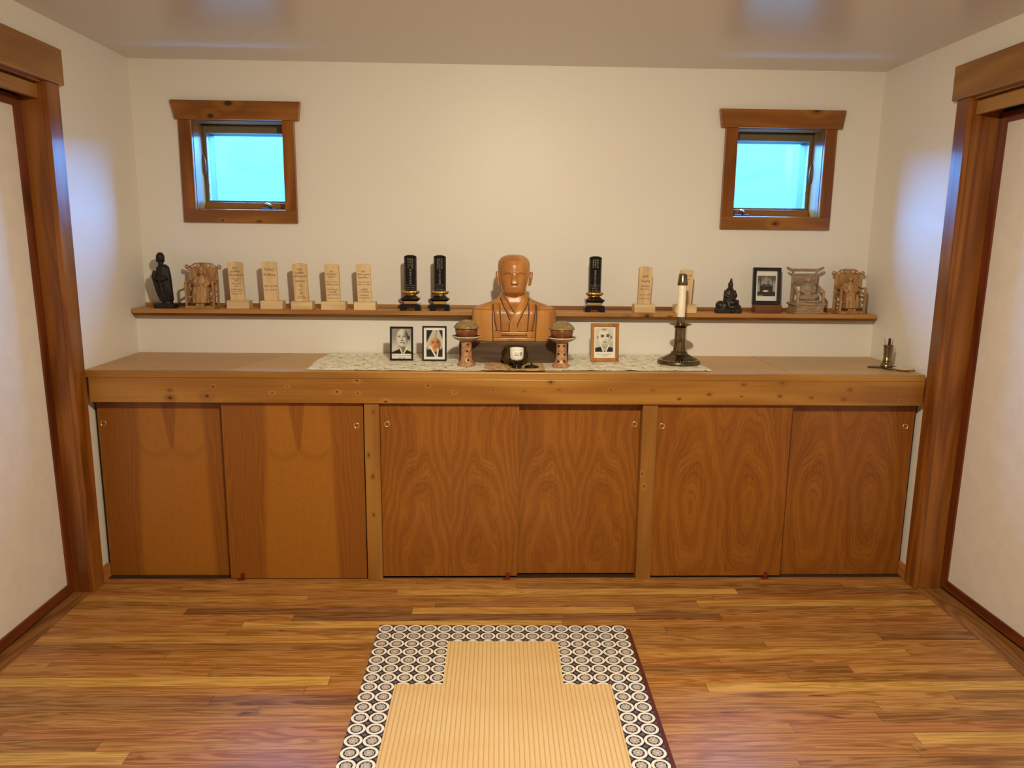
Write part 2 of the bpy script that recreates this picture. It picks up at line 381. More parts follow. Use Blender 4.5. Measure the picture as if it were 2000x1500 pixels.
def glass_mat():
    t = NT('window_glass'); n = t.n; n.remove(t.p)
    tr = n.new('ShaderNodeBsdfTransparent'); tr.inputs[0].default_value = (0.93, 0.96, 0.95, 1)
    gl = n.new('ShaderNodeBsdfGlossy'); gl.inputs['Roughness'].default_value = 0.03
    v = t.coord('Object'); x, y, z = t.xyz(v)                 # faint rain streaks on the pane
    st = t.noise(t.vec(t.mul(x, 120.0), 0.0, t.mul(z, 9.0)), 1.0, 2)
    df = n.new('ShaderNodeBsdfDiffuse'); df.inputs[0].default_value = (0.8, 0.85, 0.85, 1)
    lw = n.new('ShaderNodeLayerWeight'); lw.inputs['Blend'].default_value = 0.5; fr_ = t.add(t.mul(t.f('POWER', lw.outputs['Facing'], 5.0), 0.9), 0.04)
    m1 = n.new('ShaderNodeMixShader'); t.l.new(fr_, m1.inputs[0]); t.l.new(tr.outputs[0], m1.inputs[1]); t.l.new(gl.outputs[0], m1.inputs[2])
    m2 = n.new('ShaderNodeMixShader'); t.put(m2.inputs[0], t.sm(st, 0.70, 0.76, 0.0, 0.22)); t.l.new(m1.outputs[0], m2.inputs[1]); t.l.new(df.outputs[0], m2.inputs[2])
    t.l.new(m2.outputs[0], n['Material Output'].inputs[0]); return t.m
def speckle_mat(name, a, b, d, sc):
    t = NT(name); v = t.coord('Object', True); n = t.noise(v, sc, 4, 0.6); k = t.voro(v, sc*2.2)
    c = t.mix(t.sm(n, 0.35, 0.65), a, b); c = t.mix(t.sm(k, 0.12, 0.3, 0.7, 0.0), c, d)
    t.bump(n, 0.25, 0.002); return t.out(c, 0.35, 0, 0.5)

PINE = (sr(116, 72, 28), sr(158, 106, 48), sr(184, 134, 68))
M = {}
M['wall'] = wall_mat(); M['ceiling'] = ceil_mat(); M['floor'] = floor_mat()
M['casing'] = wood('varnished_fir_casing', sr(116, 58, 22), sr(158, 90, 38), sr(184, 114, 54), 2, 1.0, 0.28, rings=4, vknots=1.6, tint=(.71,.77,.60))
M['header'] = wood('knotty_pine_header', sr(132, 78, 32), sr(170, 112, 54), sr(190, 132, 70), 1, 1.0, 0.36, rings=3, vknots=2.2, tint=(.75,.85,.69))
M['doorframe'] = wood('dark_door_frame_wood', sr(64, 26, 10), sr(98, 44, 18), sr(122, 60, 26), 2, 1.0, 0.3, rings=4)
M['doorframe_y'] = wood('dark_door_rail_wood', sr(64, 26, 10), sr(98, 44, 18), sr(122, 60, 26), 1, 1.0, 0.3, rings=4)
M['threshold'] = wood('oak_threshold', sr(104, 66, 32), sr(138, 92, 48), sr(160, 112, 62), 1, 1.2, 0.4)
M['base'] = wood('baseboard_oak', sr(140, 88, 42), sr(166, 108, 54), sr(184, 126, 66), 1, 1.2, 0.4)
M['panel'] = plain('paper_door_panel', (0.74, 0.70, 0.66), 0.6, 0, 0.03, 14, 0.3)
M['shelf'] = wood('pine_shelf_board', sr(132, 88, 38), sr(170, 118, 58), sr(188, 138, 76), 0, 1.0, 0.34, rings=4, knots=[(2.50, -.178, 1.164, .008), (2.402, -.178, 1.156, .005), (2.614, -.178, 1.158, .006)], rnd=False)
M['pine_x'] = wood('pine_board', PINE[0], PINE[1], PINE[2], 0, 1.0, 0.34, rings=4)
M['bare'] = wood('bare_basswood', sr(190, 156, 108), sr(212, 182, 136), sr(226, 200, 156), 2, 2.2, 0.55, rings=3, streak=0.3)
M['bare_x'] = wood('bare_basswood_base', sr(194, 160, 112), sr(214, 186, 140), sr(228, 202, 158), 0, 2.2, 0.55, rings=3, streak=0.3)
M['tan'] = wood('carved_tan_wood', sr(136, 96, 54), sr(166, 124, 76), sr(186, 146, 96), 2, 3.0, 0.5)
M['ash'] = wood('rough_grey_brown_wood', sr(126, 102, 78), sr(158, 132, 104), sr(186, 160, 130), 0, 3.5, 0.55, rings=14)
M['ashfig'] = plain('grey_carved_wood', sr(150, 130, 106), 0.55, 0, 0.12, 60)
M['darkwood'] = plain('blackened_wood', (0.008, 0.0045, 0.003), 0.65, 0, 0.3, 60)
M['darkbronze'] = plain('dark_brown_cast_figure', (0.018, 0.009, 0.0065), 0.45, 0, 0.3, 60)
M['lacquer'] = plain('black_lacquer', (0.006, 0.006, 0.007), 0.16, 0, 0.1, 40, 0.5)
M['gold'] = plain('gold_leaf', (0.83, 0.53, 0.14), 0.28, 1.0, 0.15, 300)
M['goldtext'] = plain('gold_lettering', (0.30, 0.25, 0.16), 0.5, 0.2, 0.1, 300)
M['silvertext'] = plain('pale_lettering', (0.24, 0.22, 0.17), 0.5, 0.1, 0.1, 300)
M['ink'] = plain('ink_lettering', (0.02, 0.014, 0.01), 0.6, 0, 0.1, 300)
M['brass'] = plain('antique_brass', (0.24, 0.19, 0.105), 0.26, 1.0, 0.15, 60)
M['brass_dark'] = plain('darkened_brass', (0.16, 0.125, 0.07), 0.34, 1.0, 0.25, 60)
M['gilt'] = plain('polished_brass', (0.95, 0.80, 0.46), 0.28, 1.0, 0.05, 60)
M['wax'] = plain('ivory_wax', (0.86, 0.80, 0.62), 0.45, 0, 0.02, 20)
M['cloth'] = cloth_mat(); M['brocade'] = brocade_mat()
M['rush'] = tatami_mat(); M['border'] = border_mat(); M['border2'] = border_mat(True)
M['edging'] = plain('maroon_edging', sr(84, 32, 18), 0.6, 0, 0.15, 60)
M['grass'] = grass_mat(); M['glass'] = glass_mat()
M['vinyl'] = plain('taupe_window_frame', sr(112, 98, 78), 0.5, 0, 0.05, 30)
M['screen'] = plain('dark_sash', (0.035, 0.03, 0.03), 0.5, 0, 0.1, 40)
M['steel'] = plain('nickel_hardware', (0.62, 0.6, 0.56), 0.25, 1.0, 0.05, 40)
M['blackplastic'] = plain('black_plastic', (0.012, 0.011, 0.011), 0.4, 0, 0.1, 40)
M['porcelain'] = plain('white_porcelain', (0.82, 0.80, 0.74), 0.16, 0, 0.02, 40)
M['clay'] = speckle_mat('speckled_salt_clay', sr(150, 98, 60), sr(188, 142, 104), sr(212, 182, 146), 55)
M['bowl'] = speckle_mat('red_brown_glaze', sr(104, 60, 34), sr(136, 84, 52), sr(90, 62, 40), 40)
M['lidglaze'] = speckle_mat('sandy_olive_glaze', sr(120, 98, 58), sr(160, 134, 86), sr(96, 76, 44), 90)
M['creamglaze'] = plain('cream_glaze', sr(214, 192, 158), 0.25, 0, 0.08, 40)
M['darkglaze'] = plain('dark_inner_glaze', sr(38, 22, 14), 0.25, 0, 0.2, 40)
M['hole'] = plain('dark_hollow', (0.008, 0.005, 0.004), 0.6, 0, 0.1, 40)
M['bronze'] = plain('olive_brown_bronze', (0.085, 0.055, 0.02), 0.4, 0.7, 0.35, 22)
M['bench'] = wood('walnut_stand', sr(48, 31, 17), sr(74, 51, 30), sr(94, 68, 42), 0, 2.0, 0.45, rings=5)
M['bust'] = wood('carved_camphor_wood', sr(146, 92, 40), sr(182, 122, 60), sr(204, 146, 80), 2, 1.6, 0.33, rings=3, patch=0.4, streak=0.22)
M['groove'] = plain('groove_shade_dark_wood', (0.035, 0.014, 0.006), 0.7, 0, 0.1, 40)  # painted shade for the bust's grooves; also plain dark wood elsewhere
M['redwood'] = wood('reddish_brown_block', sr(82, 44, 20), sr(112, 64, 32), sr(130, 80, 42), 0, 2.0, 0.45)
M['oakframe'] = wood('honey_oak_frame', sr(128, 82, 36), sr(166, 112, 56), sr(188, 136, 76), 2, 3.0, 0.22, rings=3)
M['blackframe'] = plain('black_picture_frame', (0.010, 0.010, 0.011), 0.2, 0, 0.1, 40)
M['paper'] = plain('white_mat_board', (0.78, 0.76, 0.72), 0.4, 0, 0.02, 30)
M['incense'] = plain('dark_incense', (0.03, 0.016, 0.014), 0.7, 0, 0.2, 60)
M['thinincense'] = plain('brown_incense', sr(120, 78, 46), 0.7, 0, 0.1, 60)
M['cover'] = plain('amber_plastic', sr(110, 36, 14), 0.35, 0, 0.1, 60)
def vc_mat():
    t = NT('photo_print'); a = t.n.new('ShaderNodeVertexColor'); a.layer_name = 'Col'; return t.out(a.outputs[0], 0.22, 0, 0.4)
M['print'] = vc_mat()

# ================================================================== the setting
H = 2.353; WX = 3.66; YB = -5.2; YW = -0.1187     # YW: face of the lower, furred-out part of the back wall
k = MB(); k.box(-0.4, WX+0.4, YB-0.1, 0.28, -0.08, 0.0); struct(k.done('floor', M['floor']))
k = MB(); k.box(-0.4, WX+0.4, YB-0.1, 0.28, H, H+0.08); struct(k.done('ceiling', M['ceiling']))
# back wall with two window openings
k = MB(); xs = [-0.4, 0.264, 0.738, 2.926, 3.399, WX+0.4]; zs = [0.0, 1.638, 2.094, H]
for i in range(5):
    for j in range(3):
        if j == 1 and i in (1, 3): continue
        k.box(xs[i], xs[i+1], 0.0, 0.28, zs[j], zs[j+1])
bmesh.ops.remove_doubles(k.b, verts=k.b.verts[:], dist=1e-5)
k.box(0.0, WX, YW, 0.0, 0.0, 1.1425); struct(k.done('wall_back', M['wall']))
# side walls, each with a sliding-door opening (y -0.66 .. -2.5, z 0 .. 2.10)
YO0L, YO0R, YO1, ZO = -0.745, -0.720, -2.65, 2.118
for side, sgn, wf, y0, x in (('left', -1, None, YO0L, 0.0), ('right', 1, None, YO0R, WX)):
    k = MB(); a, b = (x-0.14, x) if side == 'left' else (x, x+0.14)
    for (ya, yb, za, zb) in ((y0, 0.0, 0, H), (YO1, y0, ZO, H), (YB, YO1, 0, H)):
        k.box(a, b, ya, yb, za, zb)
    struct(k.done('wall_'+side, M['wall']))
    k = MB(); k.box(x-0.40 if side == 'left' else x+0.30, x-0.30 if side == 'left' else x+0.40, YB, 0.0, 0, H); struct(k.done('wall_outer_'+side, M['wall']))
k = MB(); k.box(-0.4, WX+0.4, YB-0.1, YB, 0, H); struct(k.done('wall_front', M['wall']))
# baseboards beside the cabinets
k = MB(); k.box(0.0, 0.016, -0.675, -0.600, 0, 0.067); struct(k.done('baseboard_left', M['base'], bev=0.003))
k = MB(); k.box(WX-0.016, WX, -0.667, -0.600, 0, 0.067); struct(k.done('baseboard_right', M['base'], bev=0.003))

def side_door(n, side):
    L = side == 'left'
    def X(a): return a if L else WX-a            # a = distance into the room from the wall face
    def bx(k, a0, a1, y0, y1, z0, z1): k.box(min(X(a0), X(a1)), max(X(a0), X(a1)), y0, y1, z0, z1); return k
    y0 = -0.675 if L else -0.668; yi = y0-0.090 if L else y0-0.080       # outer and inner edge of the casing
    t = empty('door_%d' % n, (0, 0, 0)); struct(t)
    def fin(k, name, mat, bev=0.002):
        return k.done(name, mat, t, bev=bev)
    fin(bx(MB(), 0.0, 0.020, yi, y0, 0, 2.104), 'casing', M['casing'])
    fin(bx(MB(), 0.0, 0.020, YO1-0.09, YO1, 0, 2.104), 'casing', M['casing'])
    fin(bx(MB(), 0.0, 0.031, YO1-0.13, y0+0.022, 2.104, 2.241), 'header_board', M['header'], 0.003)
    # jamb board facing the room, with a pale edge strip next to the casing
    fin(bx(MB(), -0.135, -0.0 if L else 0.0, yi+0.002, yi+0.022, 0, 2.108), 'jamb', M['casing'])
    fin(bx(MB(), -0.001, 0.017, yi-0.001 if L else yi-0.002, yi+0.012, 0, 2.107), 'edge_strip', M['casing'], 0.001)
    fin(bx(MB(), -0.135, 0.0, YO1-0.02, YO1, 0, 2.108), 'jamb', M['casing'])
    fin(bx(MB(), -0.135, 0.0, YO1, yi, 2.098, 2.118), 'head_jamb', M['header'])
    # valance board hiding the track
    fin(bx(MB(), -0.034, -0.014, YO1, yi, 2.038, 2.090), 'valance', M['header'])
    # flush threshold strip
    k = MB(); bx(k, -0.14, 0.006, YO1, yi, -0.02, 0.0015); k.done('threshold', M['threshold'], t)
    # sliding panel: dark frame round a pale panel, hung slightly out of plumb
    d = bpy.data.objects.new('sliding_panel', None); COL.objects.link(d); d.parent = t
    xf = -0.062; 
    def pw(c):
        q = c.copy(); q.x = (q.x - 0.012*q.z) if L else (q.x + 0.008*q.z); return q
    def pf(k, name, mat, bev=0.0015):
        k.warp(pw); return k.done(name, mat, d, bev=bev)
    xf = -0.060 if L else -0.100
    ye = yi+0.002; pw_ = 0.045
    pf(bx(MB(), xf-0.03, xf, ye-pw_, ye, 0.014, 2.045), 'stile', M['doorframe'])
    pf(bx(MB(), xf-0.03, xf, YO1+0.002, YO1+0.05, 0.014, 2.045), 'stile', M['doorframe'])
    pf(bx(MB(), xf-0.03, xf, YO1+0.05, ye-pw_, 0.014, 0.056), 'rail', M['doorframe_y'])
    pf(bx(MB(), xf-0.03, xf, YO1+0.05, ye-pw_, 2.005, 2.045), 'rail', M['doorframe_y'])
    pf(bx(MB(), xf-0.02, xf-0.008, YO1+0.05, ye-pw_, 0.056, 2.005), 'panel', M['panel'], 0)
    return t
side_door(1, 'left'); side_door(2, 'right')

def window(n, x0, x1, z0, z1, hdr, crank_x, latch_left, knots):
    """x0..x1, z0..z1 = clear opening between the casings; hdr = (top left, top right, bottom left, bottom right, z bottom, z top)"""
    t = empty('window_%d' % n, (0, 0, 0)); struct(t)
    mw = wood('window_trim_%d' % n, sr(128, 72, 28), sr(164, 98, 42), sr(188, 120, 56), 0, 1.0, 0.32, rings=4, knots=knots, rnd=False, tint=(.72,.80,.62))
    k = MB(); k.prism([(hdr[2], hdr[4]), (hdr[3], hdr[4]), (hdr[1], hdr[5]), (hdr[0], hdr[5])], -0.026, 0.0); k.done('head_casing', mw, t, bev=0.002)
    cw = 0.058
    k = MB(); k.box(x0-cw-0.004, x0, -0.02, 0, z0, hdr[4]); k.done('side_casing', M['casing'], t, bev=0.002)
    k = MB(); k.box(x1, x1+cw, -0.02, 0, z0, hdr[4]); k.done('side_casing', M['casing'], t, bev=0.002)
    k = MB(); k.box(x0-cw-0.004, x1+cw, -0.02, 0, z0-0.063, z0); k.done('apron', mw, t, bev=0.002)
    # jambs
    k = MB(); k.box(x0-0.018, x0+0.002, 0.0, 0.28, z0-0.018, z1+0.018); k.done('jamb', M['casing'], t)
    k = MB(); k.box(x1-0.002, x1+0.018, 0.0, 0.28, z0-0.018, z1+0.018); k.done('jamb', M['casing'], t)
    k = MB(); k.box(x0, x1, 0.0, 0.28, z1-0.002, z1+0.018); k.done('head_jamb', mw, t)
    k = MB(); k.box(x0, x1, 0.0, 0.28, z0-0.018, z0+0.003); k.done('sill', mw, t)
    k = MB(); k.box(x0+0.002, x1-0.002, 0.112, 0.135, z0+0.003, z0+0.039); k.done('stop', mw, t, bev=0.001)
    # taupe frame with its deep inner faces, dark sash, glass
    a, b, c, d = x0+0.002, x1-0.002, z0+0.039, z1-0.004
    ia, ib, ic, id_ = a+0.016, b-0.016, c+0.010, d-0.038
    k = MB()
    for (p, q, r, s_) in ((a, ia, c, d), (ib, b, c, d), (ia, ib, c, ic), (ia, ib, id_, d)): k.box(p, q, 0.125, 0.165, r, s_)
    k.done('frame', M['vinyl'], t, bev=0.0015)
    k = MB()
    for (p, q, r, s_) in ((a, ia, c, d), (ib, b, c, d), (ia, ib, c, ic), (ia, ib, id_, d)): k.box(p, q, 0.165, 0.25, r, s_)
    k.done('sash', M['screen'], t)
    k = MB(); k.box(ia, ib, 0.232, 0.236, ic, id_); k.done('pane', M['glass'], t)
    k = MB()
    xe = ia+0.003 if latch_left else ib-0.003
    k.box(xe-0.001, xe+0.001, 0.127, 0.132, ic+0.01, id_-0.02); k.done('screen_spline', M['steel'], t)
    # crank operator and latch lever
    k = MB(); k.box(crank_x-0.045, crank_x+0.03, 0.085, 0.112, z0+0.004, z0+0.012); k.done('crank_cover', M['blackplastic'], t, bev=0.002)
    k = MB(); k.tube([(crank_x, 0.10, z0+0.012), (crank_x+0.001, 0.09, z0+0.028), (crank_x-0.012, 0.085, z0+0.034), (crank_x-0.02, 0.08, z0+0.030)], [0.007, 0.006, 0.006, 0.007]); k.done('crank_handle', M['steel'], t, smooth=True)
    k = MB(); xl = x0+0.006 if latch_left else x1-0.006; dx = 1 if latch_left else -1
    zc = z0+0.23
    k.tube([(xl, 0.108, zc-0.055), (xl+dx*0.006, 0.108, zc-0.02), (xl+dx*0.004, 0.108, zc+0.015), (xl-dx*0.002, 0.105, zc+0.04)], [0.005, 0.005, 0.0045, 0.003]); k.done('latch_lever', M['vinyl'], t, smooth=True)
    k = MB(); k.box(xe-0.002, xe+0.002, 0.130, 0.140, ic+0.075, ic+0.083); k.done('pin', M['steel'], t)
window(1, 0.285, 0.7185, 1.6555, 2.076, (0.1913, 0.8105, 0.2118, 0.7997, 2.077, 2.165), 0.615, True, [(0.469, -.026, 2.152, .014), (0.383, -.026, 2.093, .011), (0.59, -0.02, 1.60, .004), (0.41, -0.02, 1.602, .004)])
window(2, 2.9455, 3.3805, 1.6525, 2.0775, (2.8477, 3.4731, 2.8620, 3.4606, 2.078, 2.166), 3.03, False, [(3.3256, -.026, 2.166, .012), (3.16, -0.02, 1.618, .008)])

# the hillside outside
k = MB(); k.grid(lambda u, v: Vector((-60+120*u, 1.2+v*44, 0.75+v*44*0.165+0.10*math.sin(u*23+v*5)*v)), 40, 24); struct(k.done('hillside', M['grass'], smooth=True))

# ceiling lamp housing (out of frame, holds the lamp)
t = empty('ceiling_spotlight', (LAMP.x, LAMP.y, H)); tag(t, 'small round ceiling spotlight with white ring in front of the altar', 'ceiling light')
k = MB(); k.lathe([(0.075, 0.0), (0.085, -0.004), (0.085, -0.012), (0.07, -0.014), (0.066, -0.004), (0.066, 0.0)], 36); k.done('trim_ring', M['porcelain'], t, smooth=True)
k = MB(); R4 = Matrix.Translation((0, -0.014, -0.045)) @ Matrix.Rotation(math.radians(LAMP_TILT), 4, 'X')
k.lathe([(0.0, 0.012), (0.058, 0.012), (0.06, 0.003), (0.06, -0.002), (0.057, -0.002), (0.057, 0.004), (0.0, 0.005)], 36, M=R4); k.done('lamp_can', M['blackplastic'], t, smooth=True)

# ================================================================== the altar: worktop and three cabinets
t = empty('altar_worktop', (0, 0, 0)); tag(t, 'long pale wooden altar top with knotty pine front board spanning the alcove', 'counter')
def topmat(nm, a, sc): return wood(nm, tuple(q*0.86 for q in a), a, tuple(q*1.1 for q in a), 0, sc, 0.36, rings=3, streak=0.25, patch=0.3)
TZ = 0.9594; YF = -0.6634
k = MB(); k.prism([(0.004, YF+0.018), (0.598, YF+0.018), (0.749, YW-0.001), (0.004, YW-0.001)], TZ-0.022, TZ, 'z'); k.done('top_board', topmat('top_board_wood', sr(178, 130, 68), 0.8), t)
k = MB(); k.prism([(0.5985, YF+0.018), (3.0545, YF+0.018), (3.0425, YW-0.001), (0.7495, YW-0.001)], TZ-0.022, TZ-0.0003, 'z'); k.done('top_board', topmat('top_board_wood', sr(192, 148, 80), 0.8), t)
k = MB(); k.prism([(3.0565, YF+0.018), (3.640, YF+0.018), (3.656, YW-0.001), (3.0445, YW-0.001)], TZ-0.022, TZ, 'z'); k.done('top_board', topmat('top_board_wood', sr(188, 146, 84), 0.8), t)
k = MB(); k.box(0.010, 3.640, YF, YF+0.018, 0.930, TZ+0.001); k.done('nosing', wood('nosing_pine', sr(150, 92, 40), sr(186, 124, 58), sr(204, 144, 76), 0, 0.8, 0.34, rings=3, rnd=False, tint=(.72,.82,.66)), t, bev=0.003)
fk = [(0.362, .8751, .006), (0.361, .842, .012), (0.518, .851, .012), (0.546, .892, .008), (0.795, .866, .006), (0.86, .894, .005), (1.071, .872, .008), (1.158, .922, .008), (1.16, .866, .006), (1.28, .830, .008), (1.462, .902, .007), (1.575, .874, .006), (1.743, .881, .006), (1.878, .879, .004), (2.031, .886, .005), (1.992, .920, .008), (2.255, .887, .006), (2.4385, .888, .005), (2.557, .847, .007), (2.687, .868, .006), (2.83, .86, .005), (2.837, .914, .006), (3.006, .922, .007), (2.999, .862, .006), (3.14, .857, .005), (3.285, .851, .006), (3.309, .893, .006), (3.411, .842, .006), (3.539, .847, .006), (3.54, .882, .005)]
k = MB(); k.box(0.022, 3.640, YF, YF+0.018, 0.8220, 0.9298); k.done('front_board', wood('knotty_front_board', sr(150, 88, 36), sr(184, 118, 54), sr(204, 142, 74), 0, 0.8, 0.34, rings=3, knots=[(x, YF, z, r*0.50) for x, z, r in fk], rnd=False, tint=(.70,.80,.63)), t, bev=0.002)

def pull(parent, x, y, z):
    k = MB(); R = Matrix.Translation((x, y, z)) @ Matrix.Rotation(PI/2, 4, 'X')
    k.lathe([(0.0, -0.006), (0.0085, -0.006), (0.0095, 0.0005), (0.0115, 0.0025), (0.0128, 0.0015), (0.0130, -0.001)], 28, M=R); k.done('finger_pull', M['gilt'], parent, smooth=True)
def cabinet(label, x0, x1, doors, guide, posts, style, case):
    t = empty('altar_cabinet', ((x0+x1)/2, 0, 0)); xc = (x0+x1)/2; tag(t, label, 'cabinet', None)
    k = MB(); k.box(x0-xc, x1-xc, -0.16, -0.13, 0.0, 0.8215); k.box(x0-xc, x0-xc+0.012, -0.58, -0.16, 0.0, 0.8215); k.box(x1-xc-0.012, x1-xc, -0.58, -0.16, 0.0, 0.8215)
    k.box(x0-xc, x1-xc, -0.628, -0.16, 0.0, 0.004); k.done('carcass', M['groove'], t)
    for (dx0, dx1, front, zb, px, pz, stl) in doors:
        yf = -0.636 if front else -0.606; w = (dx1-dx0)/2; zc = (zb+0.8215)/2
        k = MB(); k.box(-w, w, 0.0, 0.014, zb-zc, 0.8215-zc)
        d = k.done('sliding_door', ply_mat('birch_plywood_door', stl, w), t, bev=0.001, loc=((dx0+dx1)/2-xc, yf, zc))
        pull(d, px-(dx0+dx1)/2, -0.0005, pz-zc)
    k = MB(); gx, gz = guide[0]-xc, guide[1]; k.box(gx-0.0085, gx+0.0085, -0.6400, -0.6375, 0.0045, 0.031); k.box(gx-0.022, gx+0.012, -0.651, -0.6400, 0.0, 0.004); k.done('door_guide', M['cover'], t, bev=0.0008)
    for (px0, px1, kn) in posts:
        k = MB(); k.box(px0-xc, px1-xc, -0.6514, -0.60, 0.0, 0.8215)
        k.done('post', wood('post_pine', sr(146, 88, 40), sr(178, 114, 56), sr(198, 136, 74), 2, 0.8, 0.36, rings=3, knots=[(a-xc, -.6514, b, .003) for a, b in kn], rnd=True, tint=(.66,.75,.58)), t, bev=0.0015)
    return t
cabinet('left cabinet of smooth tan plywood with a dark wedge of grain at each door top', 0.0165, 1.178, [(0.018, 0.60, False, 0.006, 0.0415, 0.7150, 'flame'), (0.564, 1.1765, True, 0.004, 1.1465, 0.717, 'flame')], (0.618, 0.02), [], 'flame', 0)
cabinet('middle cabinet with rippled grain doors between two pine posts', 1.2500, 2.4005, [(1.2505, 1.859, True, 0.0135, 1.2805, 0.7242, 'ripple'), (1.83, 2.4005, False, 0.0125, 2.3755, 0.7205, 'ripple')], (1.816, 0.023), [(1.1831, 1.2494, [(1.2234, .783), (1.199, .587), (1.2147, .489), (1.2153, .311)]), (2.4010, 2.4677, [(2.4214, .446), (2.4110, .505)])], 'ripple', 0)
cabinet('right cabinet of plywood doors with tall oval figures in the grain', 2.4685, 3.6435, [(2.4695, 3.0725, True, 0.012, 2.4920, 0.7197, 'oval'), (3.04, 3.6435, False, 0.0045, 3.6050, 0.7145, 'oval')], (3.005, 0.02), [], 'oval', 0)

# ================================================================== wall shelf
t = empty('wall_shelf', (0, 0, 0)); tag(t, 'narrow pine wall shelf running the whole alcove above the altar', 'shelf')
SZ = 1.1789
k = MB(); k.box(0.006, 3.644, -0.178, -0.0005, 1.1583, SZ); k.done('shelf_board', M['shelf'], t, bev=0.002)
k = MB(); k.prism([(YW-0.0005, 1.1583), (YW-0.0005, 1.1430), (-0.160, 1.1430), (-0.168, 1.148), (-0.174, 1.1583)], 0.012, 3.638, 'x'); k.done('under_molding', wood('shelf_molding', sr(84, 50, 18), sr(116, 74, 30), sr(136, 90, 40), 0, 1.0, 0.4), t)
k = MB(); k.box(0.002, 3.656, -0.014, -0.0005, SZ, SZ+0.0165); k.done('back_ledge', M['pine_x'], t, bev=0.002)

# ================================================================== memorial tablets
def tablet(label, x0, x1, ty, lines, top, slabw, dx=0.0, slope=0.0, tilt=0.0):
    bw = x1-x0; t = empty('memorial_tablet', ((x0+x1)/2, ty, SZ), math.radians(tilt)); tag(t, label, 'memorial tablet', 'bare wood memorial tablets on the shelf')
    k = MB(); k.box(-bw/2, bw/2, -0.033, 0.033, 0, 0.0395); k.done('base', M['bare_x'], t, bev=0.0015)
    h = top-SZ; w0 = slabw/2*0.97; w1 = slabw/2*1.02; zb = 0.0395; pts = [(-w0, zb), (w0, zb), (w1, h-0.008)]
    for i in range(1, 10):
        a = PI*i/10; pts.append((w1*math.cos(a), h-0.008+0.008*math.sin(a)))
    pts.append((-w1, h-0.008))
    S = Matrix.Translation((dx, 0, 0)) @ Matrix.Shear('XY', 4, (0, 0)) 
    S[0][2] = slope
    k = MB(); k.prism(pts, -0.0095, 0.0095, 'y', M=S); s_ = k.done('slab', M['bare'], t, bev=0.0008)
    writing('inscription', lines, M['ink'], s_, Matrix.Translation((0, -0.0100, 0)) @ S, True, True)
    return t
def LN(*rows): return [(s, 0.0, z, sz, 'CENTER') for s, z, sz in rows]
tablet('bare wood tablet with dense black lettering, next to the carved throne', 0.4465, 0.554, -.108, LN(('REV', .190, .017), ('ENSHIN', .174, .0155), ('YENGMUSE', .157, .0150), ('MARCH 9', .140, .0115), ('1936', .130, .0105), ('March of', .117, .0120), ('2009', .105, .0105), ('HONORED GUEST', .090, .0082), ('OF THE COMMUNITY', .0805, .0076), ('Madison, WI', .068, .0105)), 1.4047, 0.069, -0.006, -0.028)
tablet('bare wood tablet with two big words and two dates, second from the left', 0.612, 0.7194, -.119, LN(('FUDO', .184, .0190), ('Koppang', .162, .0175), ('APRIL 18, 1940', .107, .0108), ('DEC. 23, 1999', .089, .0108)), 1.408, 0.069, -0.004, -0.028)
tablet('bare wood tablet with faint spaced lettering, third from the left', 0.7625, 0.8661, -.132, LN(('REV', .188, .0140), ('DAIKEI', .172, .0145), ('APPELBAUM', .156, .0125), ('FEBRUARY', .133, .0115), ('7,', .121, .0100), ('1926', .111, .0105), ('-', .103, .0100), ('JULY', .093, .0105), ('27', .084, .0090), ('2006', .074, .0105), ('ZEN LIFE', .061, .0085), ('AND CENTER', .053, .0085)), 1.4013, 0.068, -0.003, -0.03)
tablet('bare wood tablet with thin pale brown lettering, fourth from the left', 0.9097, 1.0267, -.138, LN(('REV', .181, .0110), ('SHOSHIN', .168, .0120), ('KELLY', .155, .0130), ('JULY 7, 1911', .132, .0115), ('APRIL 4, 2006', .119, .0105), ('FOUNDER', .094, .0120), ('CHAPEL', .081, .0120), ('ZEN TEMPLE', .069, .0105), ('Denver, CO', .053, .0110)), 1.3996, 0.068, -0.002, -0.028)
tablet('darker tan wood tablet with bold black lettering, nearest the black tablets', 1.0673, 1.1723, -.138, LN(('REV', .182, .0130), ('SUNG MAHA', .168, .0115), ('KENNEDY', .153, .0125), ('MAY 14, 1924', .132, .0098), ('NOV. 10, 1996', .120, .0098), ('ABBESS', .096, .0118), ('ZEN TEMPLE', .084, .0098), ('THROSSEL', .068, .0110), ('MT. SHASTA', .055, .0105)), 1.4011, 0.067, -0.002, -0.025)
tablet('bare wood tablet right of the bust with loose handwriting in black', 2.4368, 2.5404, -.138, LN(('Jean', .171, .0210), ('Young', .148, .0195), ('Sei-Kyo', .125, .0145), ('Shun Hoyo', .111, .0115), ('Nov. 29, 1923', .083, .0100), ('June 28, 2007', .065, .0100)), 1.4025, 0.065, -0.001, 0.02)
tablet('bare wood tablet partly hidden behind the white candle', 2.6409, 2.7459, -.138, LN(('KATSUMI', .177, .0125), ('SHUN', .160, .0120), ('March 4', .100, .0098), ('2007', .085, .0100)), 1.3901, 0.065, -0.004, 0.03)

